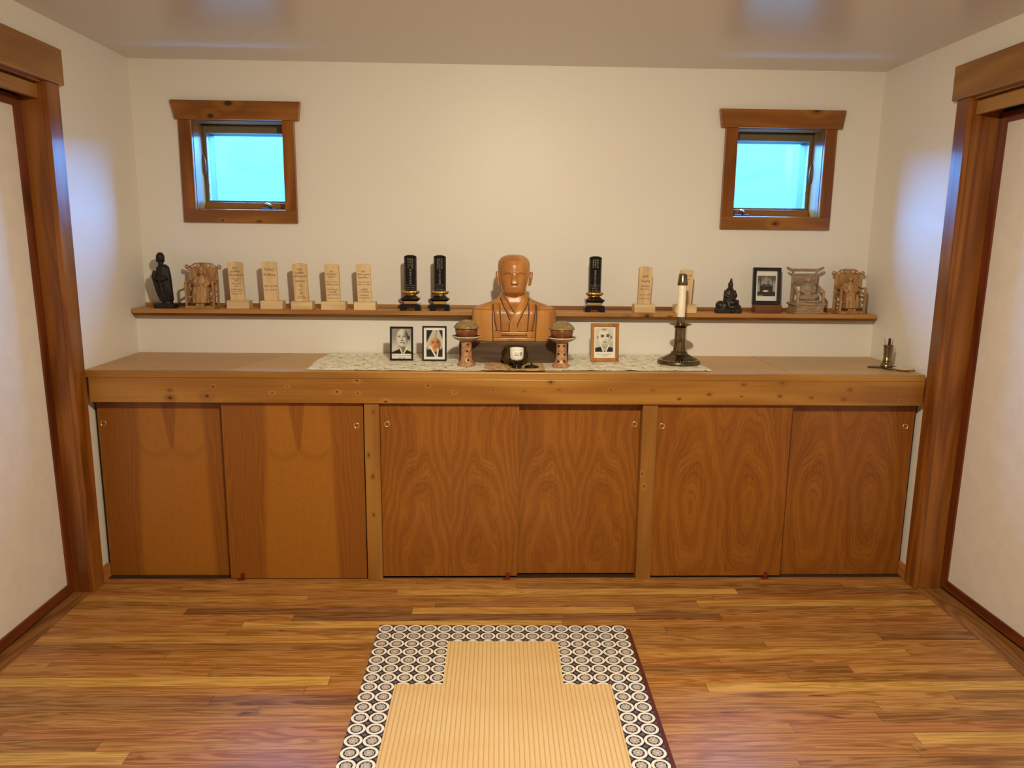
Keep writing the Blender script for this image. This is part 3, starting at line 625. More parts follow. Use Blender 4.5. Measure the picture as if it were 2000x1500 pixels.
def black_tablet(label, x0, x1, top, cols, low):
    bw = x1-x0; t = empty('lacquer_tablet', ((x0+x1)/2, -0.139, SZ)); tag(t, label, 'memorial tablet', 'black lacquer memorial tablets')
    w = bw/2
    k = MB()
    k.prism([(-w, 0), (-w+0.028, 0), (-w+0.026, 0.016), (-w+0.034, 0.022), (w-0.034, 0.022), (w-0.026, 0.016), (w-0.028, 0), (w, 0), (w-0.001, 0.026), (w-0.006, 0.032), (-w+0.006, 0.032), (-w+0.001, 0.026)], -0.035, 0.035)
    k.done('stand', M['lacquer'], t, bev=0.0012)
    k = MB(); k.box(-0.030, 0.030, -0.024, 0.024, 0.032, 0.046); k.done('gold_block', M['gold'], t, bev=0.001)
    k = MB()
    k.lathe([(0.0, 0.046), (0.036*1.414, 0.046), (0.0465*1.414, 0.055), (0.0475*1.414, 0.0585), (0.034*1.414, 0.066), (0.028*1.414, 0.072), (0.0, 0.072)], 4, M=Matrix.Diagonal((1, 0.72, 1, 1)) @ Matrix.Rotation(PI/4, 4, 'Z')); k.done('flared_step', M['lacquer'], t, bev=0.001)
    pet = lambda n: (lambda a, z: 1+0.11*abs(math.sin(n*a)))
    k = MB(); k.lathe([(0.0, 0.072), (0.021, 0.072), (0.0255, 0.075), (0.0235, 0.080), (0.0, 0.080)], 48, wave=pet(7), sy=0.75); k.done('lower_lotus', M['gold'], t, smooth=True)
    k = MB(); k.lathe([(0.0, 0.079), (0.031, 0.079), (0.0385, 0.085), (0.0405, 0.091), (0.038, 0.0955), (0.030, 0.0965), (0.0, 0.0965)], 64, wave=pet(9), sy=0.72); k.done('lotus_seat', M['gold'], t, smooth=True)
    h = top-SZ; a = 0.0293; pts = [(-a, 0.0965), (a, 0.0965), (a*1.02, h-0.010)]
    for i in range(1, 10): q = PI*i/10; pts.append((a*1.02*math.cos(q), h-0.010+0.010*math.sin(q)))
    pts.append((-a*1.02, h-0.010))
    k = MB(); k.prism(pts, -0.0085, 0.0085); s_ = k.done('slab', M['lacquer'], t, bev=0.001)
    for (x, z, step, size, st) in cols:
        writing('inscription', [(ch, x, z-step*i, size, 'CENTER') for i, ch in enumerate(st)], M['goldtext'], s_, Matrix.Translation((0, -0.0090, 0)), False)
    writing('name_lines', [(s, 0, z, sz, 'CENTER') for s, z, sz in low], M['silvertext'], s_, Matrix.Translation((0, -0.0090, 0)))
    k = MB(); b_ = 0.0262; z1 = h-0.014
    for (p, q, r, s2) in ((-b_, -b_+0.0006, 0.1005, z1), (b_-0.0006, b_, 0.1005, z1), (-b_, b_, 0.1005, 0.1011)): k.box(p, q, -0.0091, -0.0086, r, s2)
    k.done('border_line', M['goldtext'], s_)
    return t
black_tablet('black lacquer tablet with brownish lotus seat, left one of the pair', 1.2916, 1.3908, 1.4467, [(-0.010, .245, .0130, .0085, '前住山門'), (0.0, .246, .0080, .0070, '當寺開山大'), (0.0, .192, .0128, .0112, '覚禅珠大和尚'), (0.010, .245, .0085, .0085, '初祖山大和尚')], [('Hui Yuan Zenji', .1205, .0068), ('Daiun - Abbot', .1085, .0068)])
black_tablet('black lacquer tablet with bright gold lotus seat, right one of the pair', 1.4347, 1.5325, 1.4473, [(-0.0095, .245, .0105, .0090, '宗門和尚位'), (0.0, .246, .0082, .0072, '當山二世中興'), (0.0, .191, .0122, .0112, '大二玄大和尚'), (0.0095, .245, .0105, .0090, '平成九年寂')], [('Kyo Shin Roshi', .1240, .0068), ('1904 - 1996', .1135, .0066), ('Soji - Japan', .1030, .0075)])
black_tablet('black lacquer tablet with gold lotus seat standing alone right of the bust', 2.1937, 2.2919, 1.450, [(-0.010, .247, .0105, .0095, '前總持山'), (0.0, .250, .0082, .0072, '當寺初祖山'), (0.0, .195, .0122, .0112, '慈雲天真大和尚'), (0.010, .247, .0105, .0095, '昭和九山')], [('Soto Zen Temples', .1290, .0062), ('and Founders', .1205, .0062), ('Zhi Benxi', .1115, .0078), ('Oct. 1976', .1030, .0068)])

# ================================================================== small carved figures
def blob(name, mat, parent, parts, vox=0.0022, smo=3):
    k = MB()
    for p in parts:
        if p[0] == 'b': k.ball(p[1], p[2], p[3] if len(p) > 3 else None)
        elif p[0] == 't': k.tube(p[1], p[2], 12)
        elif p[0] == 'x': k.box(*p[1])
    return k.done(name, mat, parent, remesh=vox, smo=smo)

# standing dark figure
t = empty('standing_figure', (0.1490, -0.121, SZ)); tag(t, 'slim blackened wood figure standing robed at the left end of the shelf', 'figurine')
k = MB(); k.box(-0.0475, 0.0475, -0.032, 0.032, 0, 0.020); k.done('plinth', M['darkwood'], t, bev=0.0015)
blob('body', M['darkwood'], t, [('t', [(0.008, 0, 0.018), (0.008, 0, 0.04)], [0.027, 0.024]),
    ('t', [(0.005, 0, 0.034), (0.002, 0.002, 0.09), (-0.002, 0.002, 0.15), (-0.005, 0, 0.195), (-0.006, 0, 0.208)], [0.033, 0.032, 0.033, 0.030, 0.018]),
    ('t', [(-0.012, 0, 0.195), (-0.013, 0, 0.225)], [0.014, 0.012]),
    ('b', (-0.013, 0, 0.242), (0.020, 0.020, 0.026)), ('b', (-0.031, 0, 0.232), (0.004, 0.006, 0.013)), ('b', (0.003, 0, 0.232), (0.004, 0.006, 0.013)),
    ('t', [(-0.040, -0.005, 0.178), (-0.046, -0.012, 0.15), (-0.036, -0.006, 0.09), (-0.026, 0, 0.04)], [0.010, 0.010, 0.009, 0.006]),
    ('t', [(0.016, -0.004, 0.19), (0.022, -0.010, 0.14), (0.026, -0.004, 0.08), (0.030, 0, 0.036)], [0.013, 0.013, 0.011, 0.008]),
    ('t', [(-0.030, -0.024, 0.145), (-0.004, -0.030, 0.138), (0.022, -0.024, 0.15)], [0.011, 0.013, 0.011]),
    ('t', [(-0.010, -0.028, 0.13), (-0.002, -0.034, 0.085), (0.012, -0.033, 0.045)], [0.006, 0.008, 0.005]),
    ('t', [(0.008, -0.027, 0.12), (0.018, -0.032, 0.08), (0.026, -0.028, 0.04)], [0.005, 0.006, 0.004])], 0.0020)

def spiral(cx, cz, r0, r1, a0, turns, y, n=22):
    return [(cx+(r0+(r1-r0)*i/n)*math.cos(a0+turns*2*PI*i/n), y, cz+(r0+(r1-r0)*i/n)*math.sin(a0+turns*2*PI*i/n)) for i in range(n+1)]
def throne(label, loc, rz, mir, w, dpt, h, lower):
    """carved armchair: plate, four posts, back panel, pierced crest with scroll ends, arms, footstool"""
    t = empty('carved_armchair', loc, rz); tag(t, label, 'miniature chair'); hw = w/2; hd = dpt/2
    k = MB(); k.box(-hw, hw, -hd, hd, 0, 0.012); k.done('base_plate', M['tan'], t, bev=0.001)
    for sx in (-1, 1):
        k = MB(); x = sx*(hw-0.006); k.box(x-0.005, x+0.005, -hd+0.002, -hd+0.012, 0.012, 0.122); k.done('front_post', M['tan'], t, bev=0.001)
        k = MB(); k.box(x-0.005, x+0.005, hd-0.012, hd-0.002, 0.012, 0.195); k.done('back_post', M['tan'], t, bev=0.001)
        k = MB(); k.tube([(x, -hd+0.007, 0.124), (x, -hd+0.02, 0.128), (x, 0, 0.122), (x, hd-0.006, 0.130)], [0.006, 0.005, 0.005, 0.005], 8); k.done('arm', M['tan'], t, smooth=True)
        k = MB(); k.box(x-0.003, x+0.003, -hd+0.012, hd-0.012, 0.075, 0.086); k.done('side_rail', M['tan'], t)
    k = MB(); k.box(-hw+0.010, hw-0.010, hd-0.010, hd-0.005, 0.10, 0.195); k.done('back_panel', M['tan'], t, bev=0.001)
    k = MB(); k.box(-hw+0.010, hw-0.010, -hd+0.014, hd-0.01, 0.052, 0.060); k.done('seat', M['tan'], t, bev=0.001)
    # crest: arched outline of rods with pierced scrollwork, scroll ends
    y = hd-0.007; cw = hw-0.012; k = MB(); r = 0.0026; zb = 0.193; zt = h-0.006
    k.tube([(-hw-0.004, y, zb), (hw+0.004, y, zb)], 0.0038, 8)
    arch = [(-hw+0.004, y, zb+0.004), (-cw+0.008, y, zb+0.014), (-cw+0.016, y, zt), (-0.02, y, zt+0.003), (0.02, y, zt+0.003), (cw-0.016, y, zt), (cw-0.008, y, zb+0.014), (hw-0.004, y, zb+0.004)]
    k.tube(arch, 0.003, 8)
    for i in range(9):
        x = -cw+0.016+(2*cw-0.032)*i/8; s_ = 0.006*(1 if i % 2 else -1); k.tube([(x-s_, y, zb+0.002), (x+s_*0.6, y, (zb+zt)/2), (x-s_*0.4, y, zt+0.001)], 0.0030, 6)
    k.box(-0.016, 0.016, y-0.002, y+0.002, zb, zt)
    for sx in (-1, 1):
        sp = spiral(sx*(hw+0.006), zb+0.006, 0.0105, 0.003, -PI/2, 1.25*sx, y); k.tube(sp, 0.0032, 8)
    k.done('crest', M['tan'], t, smooth=True)
    k = MB(); k.prism([(-0.020, 0.0), (0.020, 0.0), (0.020, 0.022), (0.012, 0.019), (-0.012, 0.019), (-0.020, 0.022)], -hd+0.001, -hd+0.016, M=Matrix.Translation((lower, 0, 0.012))); k.box(lower-0.024, lower+0.024, -hd-0.0005, -hd+0.018, 0.033, 0.036)
    k.done('footstool', M['tan'], t, bev=0.0008)
    return t
def seated(label, loc, rz, mat, sc, hat, hands, staff=None, wide=1.0, tall=1.0):
    t = empty('seated_figure', loc, rz); tag(t, label, 'figurine')
    a = sc
    P = [('t', [(0, 0.004*a, 0.060*a), (0, 0.004*a, 0.10*a), (0, 0.004*a, 0.125*a), (0, 0.004*a, 0.142*a)], [0.030*a*wide, 0.029*a, 0.026*a, 0.012*a]),
         ('b', (0, 0.001*a, 0.160*a), (0.0125*a, 0.014*a, 0.0165*a)), ('b', (0, -0.008*a, 0.155*a), (0.009*a, 0.007*a, 0.011*a)), ('b', (0, -0.0145*a, 0.158*a), (0.003*a, 0.003*a, 0.005*a)),
         ('t', [(-0.022*a, 0, 0.130*a), (-0.034*a, -0.008*a, 0.10*a), (-0.016*a, -0.026*a, 0.085*a)], [0.012*a, 0.014*a, 0.012*a]),
         ('t', [(0.022*a, 0, 0.130*a), (0.034*a, -0.008*a, 0.10*a), (0.016*a, -0.026*a, 0.085*a)], [0.012*a, 0.014*a, 0.012*a]),
         ('b', (0, -0.028*a, 0.088*a), (0.012*a, 0.008*a, 0.008*a)),
         ('t', [(0, -0.006*a, 0.074*a), (0, -0.018*a, 0.04*a), (0, -0.022*a, 0.0*a)], [0.034*a*wide, 0.036*a*wide, 0.036*a*wide]),
         ('t', [(-0.02*a, -0.03*a, 0.078*a), (-0.026*a, -0.042*a, 0.04*a), (-0.024*a, -0.044*a, 0.002*a)], [0.013*a, 0.013*a, 0.013*a]),
         ('t', [(0.02*a, -0.03*a, 0.078*a), (0.026*a, -0.042*a, 0.04*a), (0.024*a, -0.044*a, 0.002*a)], [0.013*a, 0.013*a, 0.013*a])]
    if hat: P += [('t', [(0, 0.002*a, 0.166*a), (0, 0.002*a, 0.186*a)], [0.013*a, 0.009*a]), ('t', [(-0.014*a, 0.004*a, 0.168*a), (-0.017*a, 0.004*a, 0.145*a)], 0.005*a), ('t', [(0.014*a, 0.004*a, 0.168*a), (0.017*a, 0.004*a, 0.145*a)], 0.005*a)]
    blob('body', mat, t, P, 0.0021, 2)
    if staff:
        k = MB(); k.tube(staff[0], staff[1], 8); k.done('staff', staff[2], t, smooth=True)
    return t
throne('light tan carved armchair with pierced crest, second thing from the shelf left end', (0.3235, -0.115, SZ), 0.0, 1, 0.142, 0.082, 0.219, 0.0)
seated('tan carved seated figure in tall cap, in the left carved armchair', (0.3235, -0.108, SZ+0.0605-0.036), 0.0, M['tan'], 0.95, True, 0, ([(-0.012, -0.036, 0.10), (-0.010, -0.036, 0.065)], [0.0022, 0.0022], M['tan']), 1.2)
throne('light tan carved armchair with pierced crest, last thing at the shelf right end', (3.537, -0.097, SZ), 0.03, -1, 0.135, 0.082, 0.220, 0.0)
seated('tan carved seated figure holding a dark crook staff, in the right carved armchair', (3.537, -0.090, SZ+0.0605-0.036), 0.0, M['tan'], 0.93, False, 0, ([(0.010, -0.0500, 0.028), (0.011, -0.0500, 0.055), (0.012, -0.0480, 0.078), (0.017, -0.0480, 0.084), (0.022, -0.0480, 0.080), (0.022, -0.0480, 0.075)], 0.0018, M['groove']), 1.12)

# rough grey-brown dais chair with a squat seated figure
t = empty('dais_chair', (3.3085, -0.120, SZ), 0.09); tag(t, 'grey brown openwork armchair on a stepped dais beside the black framed photo', 'miniature chair')
k = MB(); k.box(-0.078, 0.078, -0.050, 0.050, 0, 0.011); k.done('foot_slab', M['ash'], t, bev=0.002)
k = MB(); k.box(-0.070, 0.070, -0.045, 0.046, 0.011, 0.042); k.done('dais', M['ash'], t, bev=0.001)
k = MB(); k.box(-0.079, 0.079, -0.050, 0.050, 0.042, 0.054); k.done('top_slab', M['ash'], t, bev=0.002)
for sx in (-1, 1):
    k = MB(); k.box(sx*0.062-0.005, sx*0.062+0.005, 0.030, 0.040, 0.054, 0.206); k.done('back_post', M['ash'], t, bev=0.001)
    k = MB(); k.box(sx*0.066-0.006, sx*0.066+0.006, -0.045, -0.033, 0.054, 0.108); k.done('front_post', M['ash'], t, bev=0.001)
    k = MB(); k.tube([(sx*0.062, 0.036, 0.146), (sx*0.064, 0.0, 0.128), (sx*0.067, -0.046, 0.107)], 0.0058, 8); k.done('arm', M['ash'], t, smooth=True)
k = MB(); k.prism([(-0.098, 0.222), (-0.094, 0.229), (-0.07, 0.219), (0.07, 0.219), (0.094, 0.230), (0.100, 0.222), (0.075, 0.205), (-0.075, 0.205)], 0.028, 0.042); k.done('top_beam', M['ash'], t, bev=0.0015)
k = MB(); k.box(-0.06, 0.06, 0.032, 0.038, 0.158, 0.184); k.done('back_slat', M['ash'], t, bev=0.001)
k = MB(); k.box(-0.056, 0.060, -0.040, 0.028, 0.054, 0.066); k.done('cushion', M['ash'], t, bev=0.003)
t = empty('seated_figure', (3.3110, -0.122, SZ+0.0665), 0.09); tag(t, 'squat grey carved figure sitting cross legged on the dais chair with thin stick', 'figurine')
blob('body', M['ashfig'], t, [('t', [(0, 0.004, 0.008), (0, 0.004, 0.04), (-0.002, 0.004, 0.072), (-0.003, 0.002, 0.085)], [0.036, 0.033, 0.027, 0.014]),
    ('b', (-0.006, 0, 0.103), (0.019, 0.020, 0.022)), ('b', (-0.003, -0.013, 0.098), (0.013, 0.010, 0.014)), ('b', (-0.003, -0.022, 0.100), (0.0035, 0.004, 0.006)), ('b', (-0.024, 0.0, 0.101), (0.004, 0.006, 0.010)), ('b', (0.012, 0, 0.101), (0.004, 0.006, 0.010)),
    ('t', [(-0.044, -0.010, 0.012), (-0.02, -0.028, 0.014), (0.018, -0.026, 0.012), (0.046, -0.006, 0.014)], [0.013, 0.015, 0.015, 0.014]),
    ('t', [(-0.026, 0, 0.070), (-0.036, -0.010, 0.046), (-0.014, -0.026, 0.034)], [0.012, 0.013, 0.011]), ('t', [(0.022, 0, 0.070), (0.034, -0.008, 0.046), (0.022, -0.028, 0.040)], [0.012, 0.013, 0.011]),
    ('b', (0.020, -0.034, 0.040), (0.008, 0.006, 0.007)), ('b', (-0.006, -0.032, 0.034), (0.012, 0.007, 0.007)), ('b', (0.03, -0.012, 0.02), (0.022, 0.024, 0.018))], 0.0022, 2)
k = MB(); k.tube([(0.021, -0.0425, 0.036), (0.024, -0.0415, 0.075), (0.027, -0.0405, 0.118)], 0.0014, 6); k.done('staff', M['groove'], t, smooth=True)

# dark seated figure on rock
t = empty('rock_figure', (2.912, -0.140, SZ)); tag(t, 'small dark brown hooded figure seated on a rock, right of the candle', 'figurine')
blob('rock', M['darkbronze'], t, [('x', (-0.062, 0.058, -0.032, 0.032, 0.0, 0.022)), ('b', (-0.042, 0, 0.036), (0.023, 0.028, 0.025)), ('b', (-0.022, -0.006, 0.034), (0.026, 0.026, 0.026)), ('b', (0.022, 0, 0.030), (0.032, 0.028, 0.024)), ('b', (0.044, 0, 0.024), (0.020, 0.024, 0.020)), ('b', (-0.03, -0.024, 0.018), (0.014, 0.012, 0.01)), ('b', (0.01, -0.028, 0.014), (0.02, 0.01, 0.01)), ('b', (0.040, -0.022, 0.012), (0.014, 0.012, 0.012))], 0.0024, 1)
blob('body', M['darkbronze'], t, [('t', [(0.002, 0, 0.04), (0.0, 0, 0.08), (0.002, 0, 0.11), (0.004, 0, 0.128)], [0.034, 0.027, 0.022, 0.010]), ('b', (0.004, 0, 0.138), (0.0125, 0.014, 0.017)), ('t', [(0.005, 0, 0.148), (0.007, 0.001, 0.170)], [0.009, 0.004]),
    ('t', [(-0.018, -0.002, 0.11), (-0.024, -0.012, 0.085), (-0.004, -0.024, 0.078)], [0.009, 0.010, 0.008]), ('t', [(0.022, -0.002, 0.11), (0.028, -0.012, 0.085), (0.016, -0.026, 0.07)], [0.009, 0.010, 0.008]),
    ('t', [(-0.01, -0.016, 0.055), (0.012, -0.030, 0.052), (0.034, -0.022, 0.058), (0.040, -0.026, 0.03)], [0.014, 0.013, 0.012, 0.007]), ('t', [(-0.012, -0.022, 0.06), (-0.004, -0.032, 0.03), (0.0, -0.034, 0.012)], [0.011, 0.009, 0.006])], 0.0022, 1)

# ================================================================== framed photographs
def lerp(a, b, f): return tuple(a[i]+(b[i]-a[i])*f for i in range(3))
def ss(a, b, x):
    q = max(0.0, min(1.0, (x-a)/(b-a))); return q*q*(3-2*q)
def ell(u, v, cx, cy, rx, ry, soft=0.15):
    d = math.sqrt(((u-cx)/rx)**2+((v-cy)/ry)**2); return 1-ss(1-soft, 1+soft, d)
def pline(u, v, a, b, wdt):      # soft line mask
    px, py = u-a[0], v-a[1]; dx, dy = b[0]-a[0], b[1]-a[1]; q = max(0, min(1, (px*dx+py*dy)/(dx*dx+dy*dy))); d = math.hypot(px-q*dx, py-q*dy); return 1-ss(wdt*0.6, wdt*1.3, d)
G = lambda g: sr(g*1.0, g*0.98, g*0.92)
def monk_a(u, v):        # grey portrait, light from the left
    c = lerp(G(150), G(205), ss(0.2, 0.85, v)*0.9); c = lerp(c, G(120), ell(u, v, 0.3, 0.25, 0.4, 0.3, 0.8)*0.3)
    rb = max(ss(0.0, 0.05, (v-0.80)-0.34*(abs(u-0.52)-0.20)) if abs(u-0.52) > 0.15 else ss(0, .04, v-0.78), 0)
    nk = ell(u, v, 0.52, 0.74, 0.17, 0.16); c = lerp(c, G(120), nk)
    c = lerp(c, G(40), rb*(1-ell(u, v, 0.53, 0.70, 0.15, 0.20)))
    c = lerp(c, G(228), pline(u, v, (0.40, 0.74), (0.53, 0.98), 0.028)); c = lerp(c, G(228), pline(u, v, (0.76, 0.78), (0.60, 0.98), 0.028))
    c = lerp(c, G(56), ell(u, v, 0.88, 0.36, 0.05, 0.10))
    hd = ell(u, v, 0.54, 0.36, 0.30, 0.35, 0.05); face = lerp(G(205), G(60), ss(0.56, 0.84, u+0.05*math.sin(v*9)))
    c = lerp(c, face, hd)
    for (x, y) in ((0.37, 0.325), (0.63, 0.315)): c = lerp(c, G(60), ell(u, v, x, y, 0.075, 0.018, 0.5)); c = lerp(c, G(84), ell(u, v, x, y-0.045, 0.09, 0.013, 0.5)*0.8)
    c = lerp(c, G(84), pline(u, v, (0.53, 0.34), (0.55, 0.46), 0.02)*0.8); c = lerp(c, G(70), ell(u, v, 0.52, 0.475, 0.08, 0.018, 0.5)); c = lerp(c, G(76), ell(u, v, 0.50, 0.555, 0.11, 0.014, 0.5)); c = lerp(c, G(80), ell(u, v, 0.62, 0.57, 0.05, 0.06, 0.8)*0.7)
    return c
def monk_b(u, v):        # colour portrait, tall pale pointed hood, glasses
    c = sr(40, 42, 40)
    hood = (1-ss(0.0, 0.05, abs(u-0.58+0.06*v)-(0.16+0.75*v if v < 0.52 else 0.55))) if v < 0.62 else ell(u, v, 0.5, 0.55, 0.5, 0.3)
    c = lerp(c, sr(190, 184, 170), hood); c = lerp(c, sr(120, 112, 98), pline(u, v, (0.62, 0.0), (0.58, 0.34), 0.03)*0.9)
    c = lerp(c, sr(46, 47, 48), ss(0.0, 0.05, v-0.62-0.2*abs(u-0.55)))
    f = ell(u, v, 0.55, 0.54, 0.335, 0.255, 0.06); c = lerp(c, lerp(sr(206, 152, 106), sr(150, 96, 60), ss(0.4, 0.85, u)), f)
    c = lerp(c, sr(196, 140, 96), ell(u, v, 0.56, 0.72, 0.15, 0.10))
    for (x, y) in ((0.41, 0.455), (0.69, 0.445)): c = lerp(c, sr(90, 52, 36), ell(u, v, x, y, 0.10, 0.052, 0.25)*(1-0.75*ell(u, v, x, y, 0.078, 0.036, 0.25))); c = lerp(c, sr(70, 40, 30), ell(u, v, x, y, 0.04, 0.014, 0.5))
    c = lerp(c, sr(110, 62, 40), ell(u, v, 0.55, 0.575, 0.07, 0.014, 0.5)); c = lerp(c, sr(140, 64, 52), ell(u, v, 0.54, 0.645, 0.11, 0.016, 0.5))
    c = lerp(c, sr(232, 220, 214), pline(u, v, (0.24, 0.62), (0.56, 0.97), 0.045)); c = lerp(c, sr(232, 220, 214), pline(u, v, (0.72, 0.72), (0.66, 0.97), 0.045))
    return c
def monk_c(u, v):        # bright grey portrait, heavy brows
    c = lerp(G(206), G(196), v); c = lerp(c, G(150), 0.4*ell(u, v, 0.9, 0.70, 0.12, 0.12))
    c = lerp(c, G(44), ss(0.0, 0.03, v-0.77-0.18*(abs(u-0.52)-0.28)) if abs(u-0.52) > 0.2 else ss(0, 0.03, v-0.72)*(1-ell(u, v, 0.52, 0.72, 0.16, 0.22)))
    c = lerp(c, G(165), ell(u, v, 0.52, 0.74, 0.17, 0.14))
    for x in (0.15, 0.90): c = lerp(c, G(110), ell(u, v, x, 0.385, 0.045, 0.06))
    f = ell(u, v, 0.52, 0.375, 0.345, 0.365, 0.04); c = lerp(c, lerp(G(222), G(150), ss(0.6, 0.9, u)*0.8+ss(0.55, 0.72, v)*0.15), f)
    c = lerp(c, G(140), ell(u, v, 0.50, 0.06, 0.14, 0.05, 0.6)*0.9)
    for (x, y, s_) in ((0.40, 0.30, 0.02), (0.70, 0.285, -0.02)): c = lerp(c, G(26), ell(u, v, x, y, 0.11, 0.024, 0.4)); c = lerp(c, G(80), ell(u, v, x, y+0.06, 0.10, 0.03, 0.5)); c = lerp(c, G(30), ell(u, v, x, y+0.055, 0.04, 0.013, 0.5))
    c = lerp(c, G(50), ell(u, v, 0.56, 0.498, 0.07, 0.016, 0.4)); c = lerp(c, G(92), ell(u, v, 0.55, 0.585, 0.14, 0.024, 0.5)); c = lerp(c, G(150), ell(u, v, 0.52, 0.68, 0.2, 0.04, 0.6)*0.6)
    c = lerp(c, G(232), pline(u, v, (0.30, 0.68), (0.47, 0.99), 0.030)*ss(0.66, 0.68, v)); c = lerp(c, G(232), pline(u, v, (0.76, 0.70), (0.60, 0.99), 0.030)*ss(0.66, 0.68, v))
    c = lerp(c, G(206), ss(0.985, 0.99, v)); return c
def altar_pic(u, v):     # grey picture of a seated statue on a dark dais
    c = lerp(G(120), G(168), ss(0.0, 0.5, v)); c = lerp(c, G(70), ell(u, v, 0.02, 0.1, 0.2, 0.3, 0.8)*0.8); c = lerp(c, G(60), ell(u, v, 1.0, 0.05, 0.25, 0.2, 0.8)*0.8)
    c = lerp(c, G(96), (1-ss(0.06, 0.12, v)))
    for x in (0.16, 0.82): c = lerp(c, G(44), (1-ss(0.012, 0.03, abs(u-x)))*ss(0.1, 0.12, v)*(1-ss(0.8, 0.82, v)))
    c = lerp(c, G(52), ss(0.47, 0.50, v)*(1-ss(0.35, 0.38, abs(u-0.49)))); c = lerp(c, G(84), ell(u, v, 0.48, 0.47, 0.28, 0.055)); c = lerp(c, G(40), ell(u, v, 0.5, 0.43, 0.26, 0.03))
    c = lerp(c, G(150), ell(u, v, 0.49, 0.29, 0.14, 0.14)); c = lerp(c, G(96), ell(u, v, 0.60, 0.33, 0.06, 0.10)*0.8); c = lerp(c, G(170), ell(u, v, 0.49, 0.10, 0.06, 0.055)); c = lerp(c, G(60), ell(u, v, 0.54, 0.11, 0.02, 0.04))
    c = lerp(c, G(52), ss(0.76, 0.80, v)); c = lerp(c, G(232), ell(u, v, 0.46, 0.745, 0.16, 0.04, 0.2)); c = lerp(c, G(150), (1-ss(0.28, 0.36, u))*ss(0.92, 0.94, v)*0.6); c = lerp(c, G(170), ss(0.86, 0.88, u)*ss(0.66, 0.68, v)*(1-ss(0.74, 0.76, v)))
    return c
def print_mesh(name, fn, x0, x1, z0, z1, y, parent, nu=44, nv=60):
    me = bpy.data.meshes.new(name); vs = []; cs = []
    for j in range(nv+1):
        for i in range(nu+1):
            u, v = i/nu, j/nv; vs.append((x0+(x1-x0)*u, y, z1+(z0-z1)*v)); c = fn(u, v); cs += [c[0], c[1], c[2], 1.0]
    fs = [(j*(nu+1)+i, (j+1)*(nu+1)+i, (j+1)*(nu+1)+i+1, j*(nu+1)+i+1) for j in range(nv) for i in range(nu)]
    me.from_pydata(vs, [], fs); a = me.color_attributes.new('Col', 'FLOAT_COLOR', 'POINT'); a.data.foreach_set('color', cs)
    return link(name, me, M['print'], parent)
def photo(label, loc, w, h, fw, matf, fn, pr, tilt, caption, rz=0.0, easel=True, depth=0.012, name='photo_frame', prof=False):
    """frame w x h leaning back by tilt degrees; pr = print rectangle (x0,x1,z0,z1) inside, rest is white paper"""
    t = empty(name, loc, rz); tag(t, label, 'framed photo'); R = Matrix.Rotation(-math.radians(tilt), 4, 'X'); t.rotation_euler = (-math.radians(tilt), 0, rz)
    hw = w/2; k = MB()
    for pts in ([(-hw, 0), (hw, 0), (hw-fw, fw), (-hw+fw, fw)], [(hw, 0), (hw, h), (hw-fw, h-fw), (hw-fw, fw)], [(hw, h), (-hw, h), (-hw+fw, h-fw), (hw-fw, h-fw)], [(-hw, h), (-hw, 0), (-hw+fw, fw), (-hw+fw, h-fw)]):
        k.prism(pts, -depth, 0.0)
    k.done('frame', matf, t, bev=0.002 if not prof else 0.004)
    k = MB(); k.box(-hw+fw-0.001, hw-fw+0.001, -0.005, 0.0005, fw-0.001, h-fw+0.001); k.done('backing_sheet', M['paper'], t)
    p = print_mesh('photo_print', fn, pr[0], pr[1], pr[2], pr[3], -0.0053, t)
    if caption: writing('caption', caption, M['ink'], t, Matrix.Translation((0, -0.0054, 0)))
    if easel:
        k = MB(); a = math.radians(tilt+16); k.prism([(-0.014, h*0.72), (0.014, h*0.72), (0.024, 0), (-0.024, 0)], 0.001, 0.003, M=Matrix.Translation((0, 0, h*0.72)) @ Matrix.Rotation(math.radians(22), 4, 'X') @ Matrix.Translation((0, 0, -h*0.72)))
        k.done('easel_back', M['blackplastic'], t)
    return t
CZ = TZ+0.0035
photo('small black framed grey portrait with name strip, left of the white matted one', (1.3167, -0.355, CZ), 0.108, 0.158, 0.0088, M['blackframe'], monk_a, (-0.0452, 0.0452, 0.0310, 0.1485), 6, [('Osho Tsunemaru Roshi', 0, .0205, .0088, 'CENTER'), ('1885 - 1968', 0, .0110, .0068, 'CENTER')], 0.0)
photo('black framed colour portrait in a white mat, nearest the left pedestal dish', (1.4705, -0.364, CZ), 0.113, 0.163, 0.0075, M['blackframe'], monk_b, (-0.0375, 0.0375, 0.0195, 0.1440), 6, None, 0.0)
photo('honey oak framed grey portrait standing on the altar cloth right of the bust', (2.2705, -0.344, CZ), 0.134, 0.180, 0.0165, M['oakframe'], monk_c, (-0.0450, 0.0400, 0.0440, 0.1570), 6, [('Soyen Tamachi Roshi', -0.002, .0315, .0078, 'CENTER'), ('1924-1996', 0, .0235, .0062, 'CENTER')], 0.03, prof=True, depth=0.016)
# block and the framed picture leaning on it, on the shelf
t = empty('display_block', (3.1200, -0.087, SZ)); tag(t, 'plain reddish brown wooden block under the black framed picture on the shelf', 'block')
k = MB(); k.box(-0.064, 0.068, -0.035, 0.030, 0, 0.0385); k.done('block', M['redwood'], t, bev=0.0015)
photo('large black framed grey picture of a seated statue, on a brown block on the shelf', (3.1195, -0.072, SZ+0.0395), 0.140, 0.183, 0.0165, M['blackframe'], altar_pic, (-0.0440, 0.0470, 0.0400, 0.1420), 5, None, -0.03, easel=False, depth=0.018, name='picture_frame')

